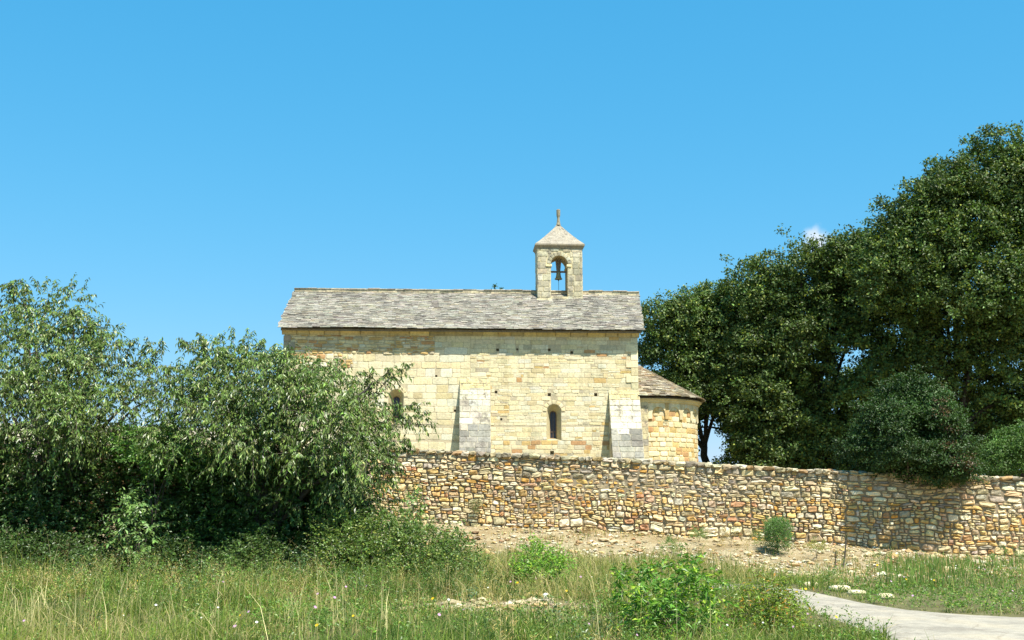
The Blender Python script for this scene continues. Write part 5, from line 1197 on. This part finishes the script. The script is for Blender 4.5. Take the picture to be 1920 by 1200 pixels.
def far_tufts():
    """dry and green tufts on the stony bank, and the weeds between road and wall at the right"""
    n = 90000; X = rng.uniform(-6, 22, n); Y = rng.uniform(22.5, 39, n); t = (Y - (wall_Y(X) - 7)) / 7
    rgt = np.clip((X / Y - .24) * 8, 0, 1) * np.clip((.42 - t) * 4, 0, 1) * np.clip(.45 + 1.0 * fbm(X * .6, Y * .6, 31), .1, 1); oth = np.clip(fbm(X * .8, Y * 1.2, 5) - .12, 0, 1) * 1.1 * (t > -.8) * (t < .97)
    m = (np.maximum(rgt, oth) * (1 - road_mask(X, Y))) > rng.random(n); X, Y, rg = X[m], Y[m], rgt[m]; N = len(X); Z = zlow(X, Y)
    H = np.where(rg > .3, rng.uniform(.12, .42, N), rng.uniform(.06, .22, N)); a = rng.uniform(0, 6.283, N); w = rng.uniform(.006, .013, N); le = rng.normal(0, .3, N) * H; b = rng.uniform(0, 6.283, N)
    base = np.stack([X, Y, Z - .01], -1); s = np.stack([np.cos(a) * w, np.sin(a) * w, 0 * w], -1); dd = np.stack([np.cos(b) * le, np.sin(b) * le, 0 * le], -1)
    V = np.stack([base - s, base + s, base + dd * .4 + s * .7 + A([0, 0, 1]) * (H * .6)[:, None], base + dd * .4 - s * .7 + A([0, 0, 1]) * (H * .6)[:, None], base + dd + A([0, 0, 1]) * H[:, None]], 1).reshape(-1, 3)
    i = np.arange(N)[:, None] * 5; g = (rng.random((N, 1)) < np.where(rg > .3, .85, .35)[:, None]); c = np.where(g, lin(110, 136, 66), lin(186, 164, 112)) * np.exp(rng.normal(0, .2, (N, 1)))
    mb = MB(); mb.add(V, quads=i + A([0, 1, 2, 3]), tris=i + A([3, 2, 4]), col=np.repeat(c, 5, axis=0)); tag(mb.build('bank_weeds', M_grass), 'sparse green and brown weeds on the stony bank below the wall', 'weeds', kind='stuff')
far_tufts()
# gravel and fallen rubble
def rubble():
    n = 60000; X = rng.uniform(-6, 22, n); Y = rng.uniform(17, 39.5, n); b = bare(X, Y) * (1 - road_mask(X, Y)) * np.clip(.35 + .9 * fbm(X * .7, Y * .9, 91), .05, 1); m = (b > rng.random(n)) & (Y < wall_Y(X) - .2); X, Y = X[m], Y[m]; N = len(X)
    s = np.exp(rng.normal(-3.15, .55, N)); s = np.clip(s, .014, .2); Z = zlow(X, Y) + s * .15
    col = pick([(222, 202, 158), (206, 176, 122), (236, 224, 192), (188, 150, 110), (168, 152, 124)], [.3, .2, .25, .12, .13], N, .12)
    mb = MB(); v = A([[1, 0, 0], [-1, 0, 0], [0, 1, 0], [0, -1, 0], [0, 0, 1], [.7, .7, .55], [-.7, .7, .5], [-.7, -.7, .6], [.7, -.7, .5], [0, 0, -1]]); 
    f = A([[0, 5, 8], [5, 4, 8], [5, 2, 6], [5, 6, 4], [6, 1, 7], [6, 7, 4], [7, 3, 8], [7, 8, 4], [0, 2, 5], [2, 1, 6], [1, 3, 7], [3, 0, 8]])
    a = rng.uniform(0, 6.283, N); V = v[None] * (1 + rng.normal(0, .18, (N, 10, 1))) * np.stack([s, s * .7, s * .55], -1)[:, None]
    V = np.stack([V[..., 0] * np.cos(a)[:, None] - V[..., 1] * np.sin(a)[:, None], V[..., 0] * np.sin(a)[:, None] + V[..., 1] * np.cos(a)[:, None], V[..., 2]], -1) + np.stack([X, Y, Z], -1)[:, None]
    mb.add(V.reshape(-1, 3), tris=(f[None] + (np.arange(N) * 10)[:, None, None]).reshape(-1, 3), col=np.repeat(col, 10, axis=0))
    tag(mb.build('gravel', M_field), 'loose pale gravel and stones on the bank and the bare patch', 'gravel', kind='stuff')
rubble()
# named stones
def boulder(px, py, half, col, label, Y=None, name='boulder', group=None):
    p = ground_pt(px, py); z = float(zlow(p[0], p[1])); mb = MB(); V = np.sign(ICO[0]) * np.abs(ICO[0]) ** .8 * (1 + rng.normal(0, .06, (len(ICO[0]), 1))) * A(half); mb.add(V, tris=ICO[1], col=lin(*col))
    o = mb.build(name, M_field, smooth=True); o.location = (p[0], p[1], z + half[2] * .6); tag(o, label, 'stone', group)
boulder(1023, 1122, (.06, .05, .055), (252, 250, 244), 'white stone lying in the green grass')
mbg = 'loose stones along the far edge of the road'
for i, (px, py, h, lab) in enumerate([(1520, 1104, (.16, .12, .06), 'flat pale stone at the road edge, leftmost of the four'), (1575, 1112, (.20, .14, .07), 'pale stone at the road edge, second from the left'), (1607, 1117, (.18, .12, .05), 'largest pale stone at the road edge'), (1660, 1124, (.16, .12, .06), 'flat pale stone at the road edge, rightmost of the four')]):
    boulder(px, py - 3, h, (228, 212, 172), lab, name='edge_stone', group=mbg)

def flowers():
    for nm, col, n, s, lab in (('yellow_wildflowers', (240, 200, 40), 24, .020, 'small yellow wildflowers dotted through the grass'), ('pink_wildflowers', (226, 176, 214), 34, .018, 'pale pink and lilac wildflowers dotted through the grass'), ('white_wildflowers', (240, 238, 228), 34, .014, 'small white wildflowers dotted through the grass')):
        Y = rng.uniform(12, 25, n); X = rng.uniform(-.48, .48, n) * Y; m = (road_mask(X, Y) < .5) & (bare(X, Y) < .3); X, Y = X[m], Y[m]; N = len(X); Z = zlow(X, Y) + rng.uniform(.15, .38, N); mb = MB(); g = lin(*col)
        for x, y, z in zip(X, Y, Z):
            k = 6; th = np.arange(k) * 2 * np.pi / k + random.random(); nx = unit(A([random.gauss(0, .4), -.7, .8])); u = unit(np.cross(nx, A([1., 0, 0]))); w = np.cross(nx, u); q = s * random.uniform(.7, 1.4)
            V = [A([x, y, z])] + [A([x, y, z]) + q * (math.cos(t) * u + math.sin(t) * w) * (1 if j % 1 == 0 else .6) + nx * q * .25 for j, t in enumerate(th)]; mb.add(V, tris=[(0, j + 1, (j + 1) % k + 1) for j in range(k)], col=g * random.uniform(.85, 1.05))
            mb.add([(x - .002, y, z), (x + .002, y, z), (x, y, z - .3)], tris=[(0, 1, 2)], col=lin(110, 130, 60))
        tag(mb.build(nm, M_grass), lab, 'flowers', kind='stuff')
flowers()
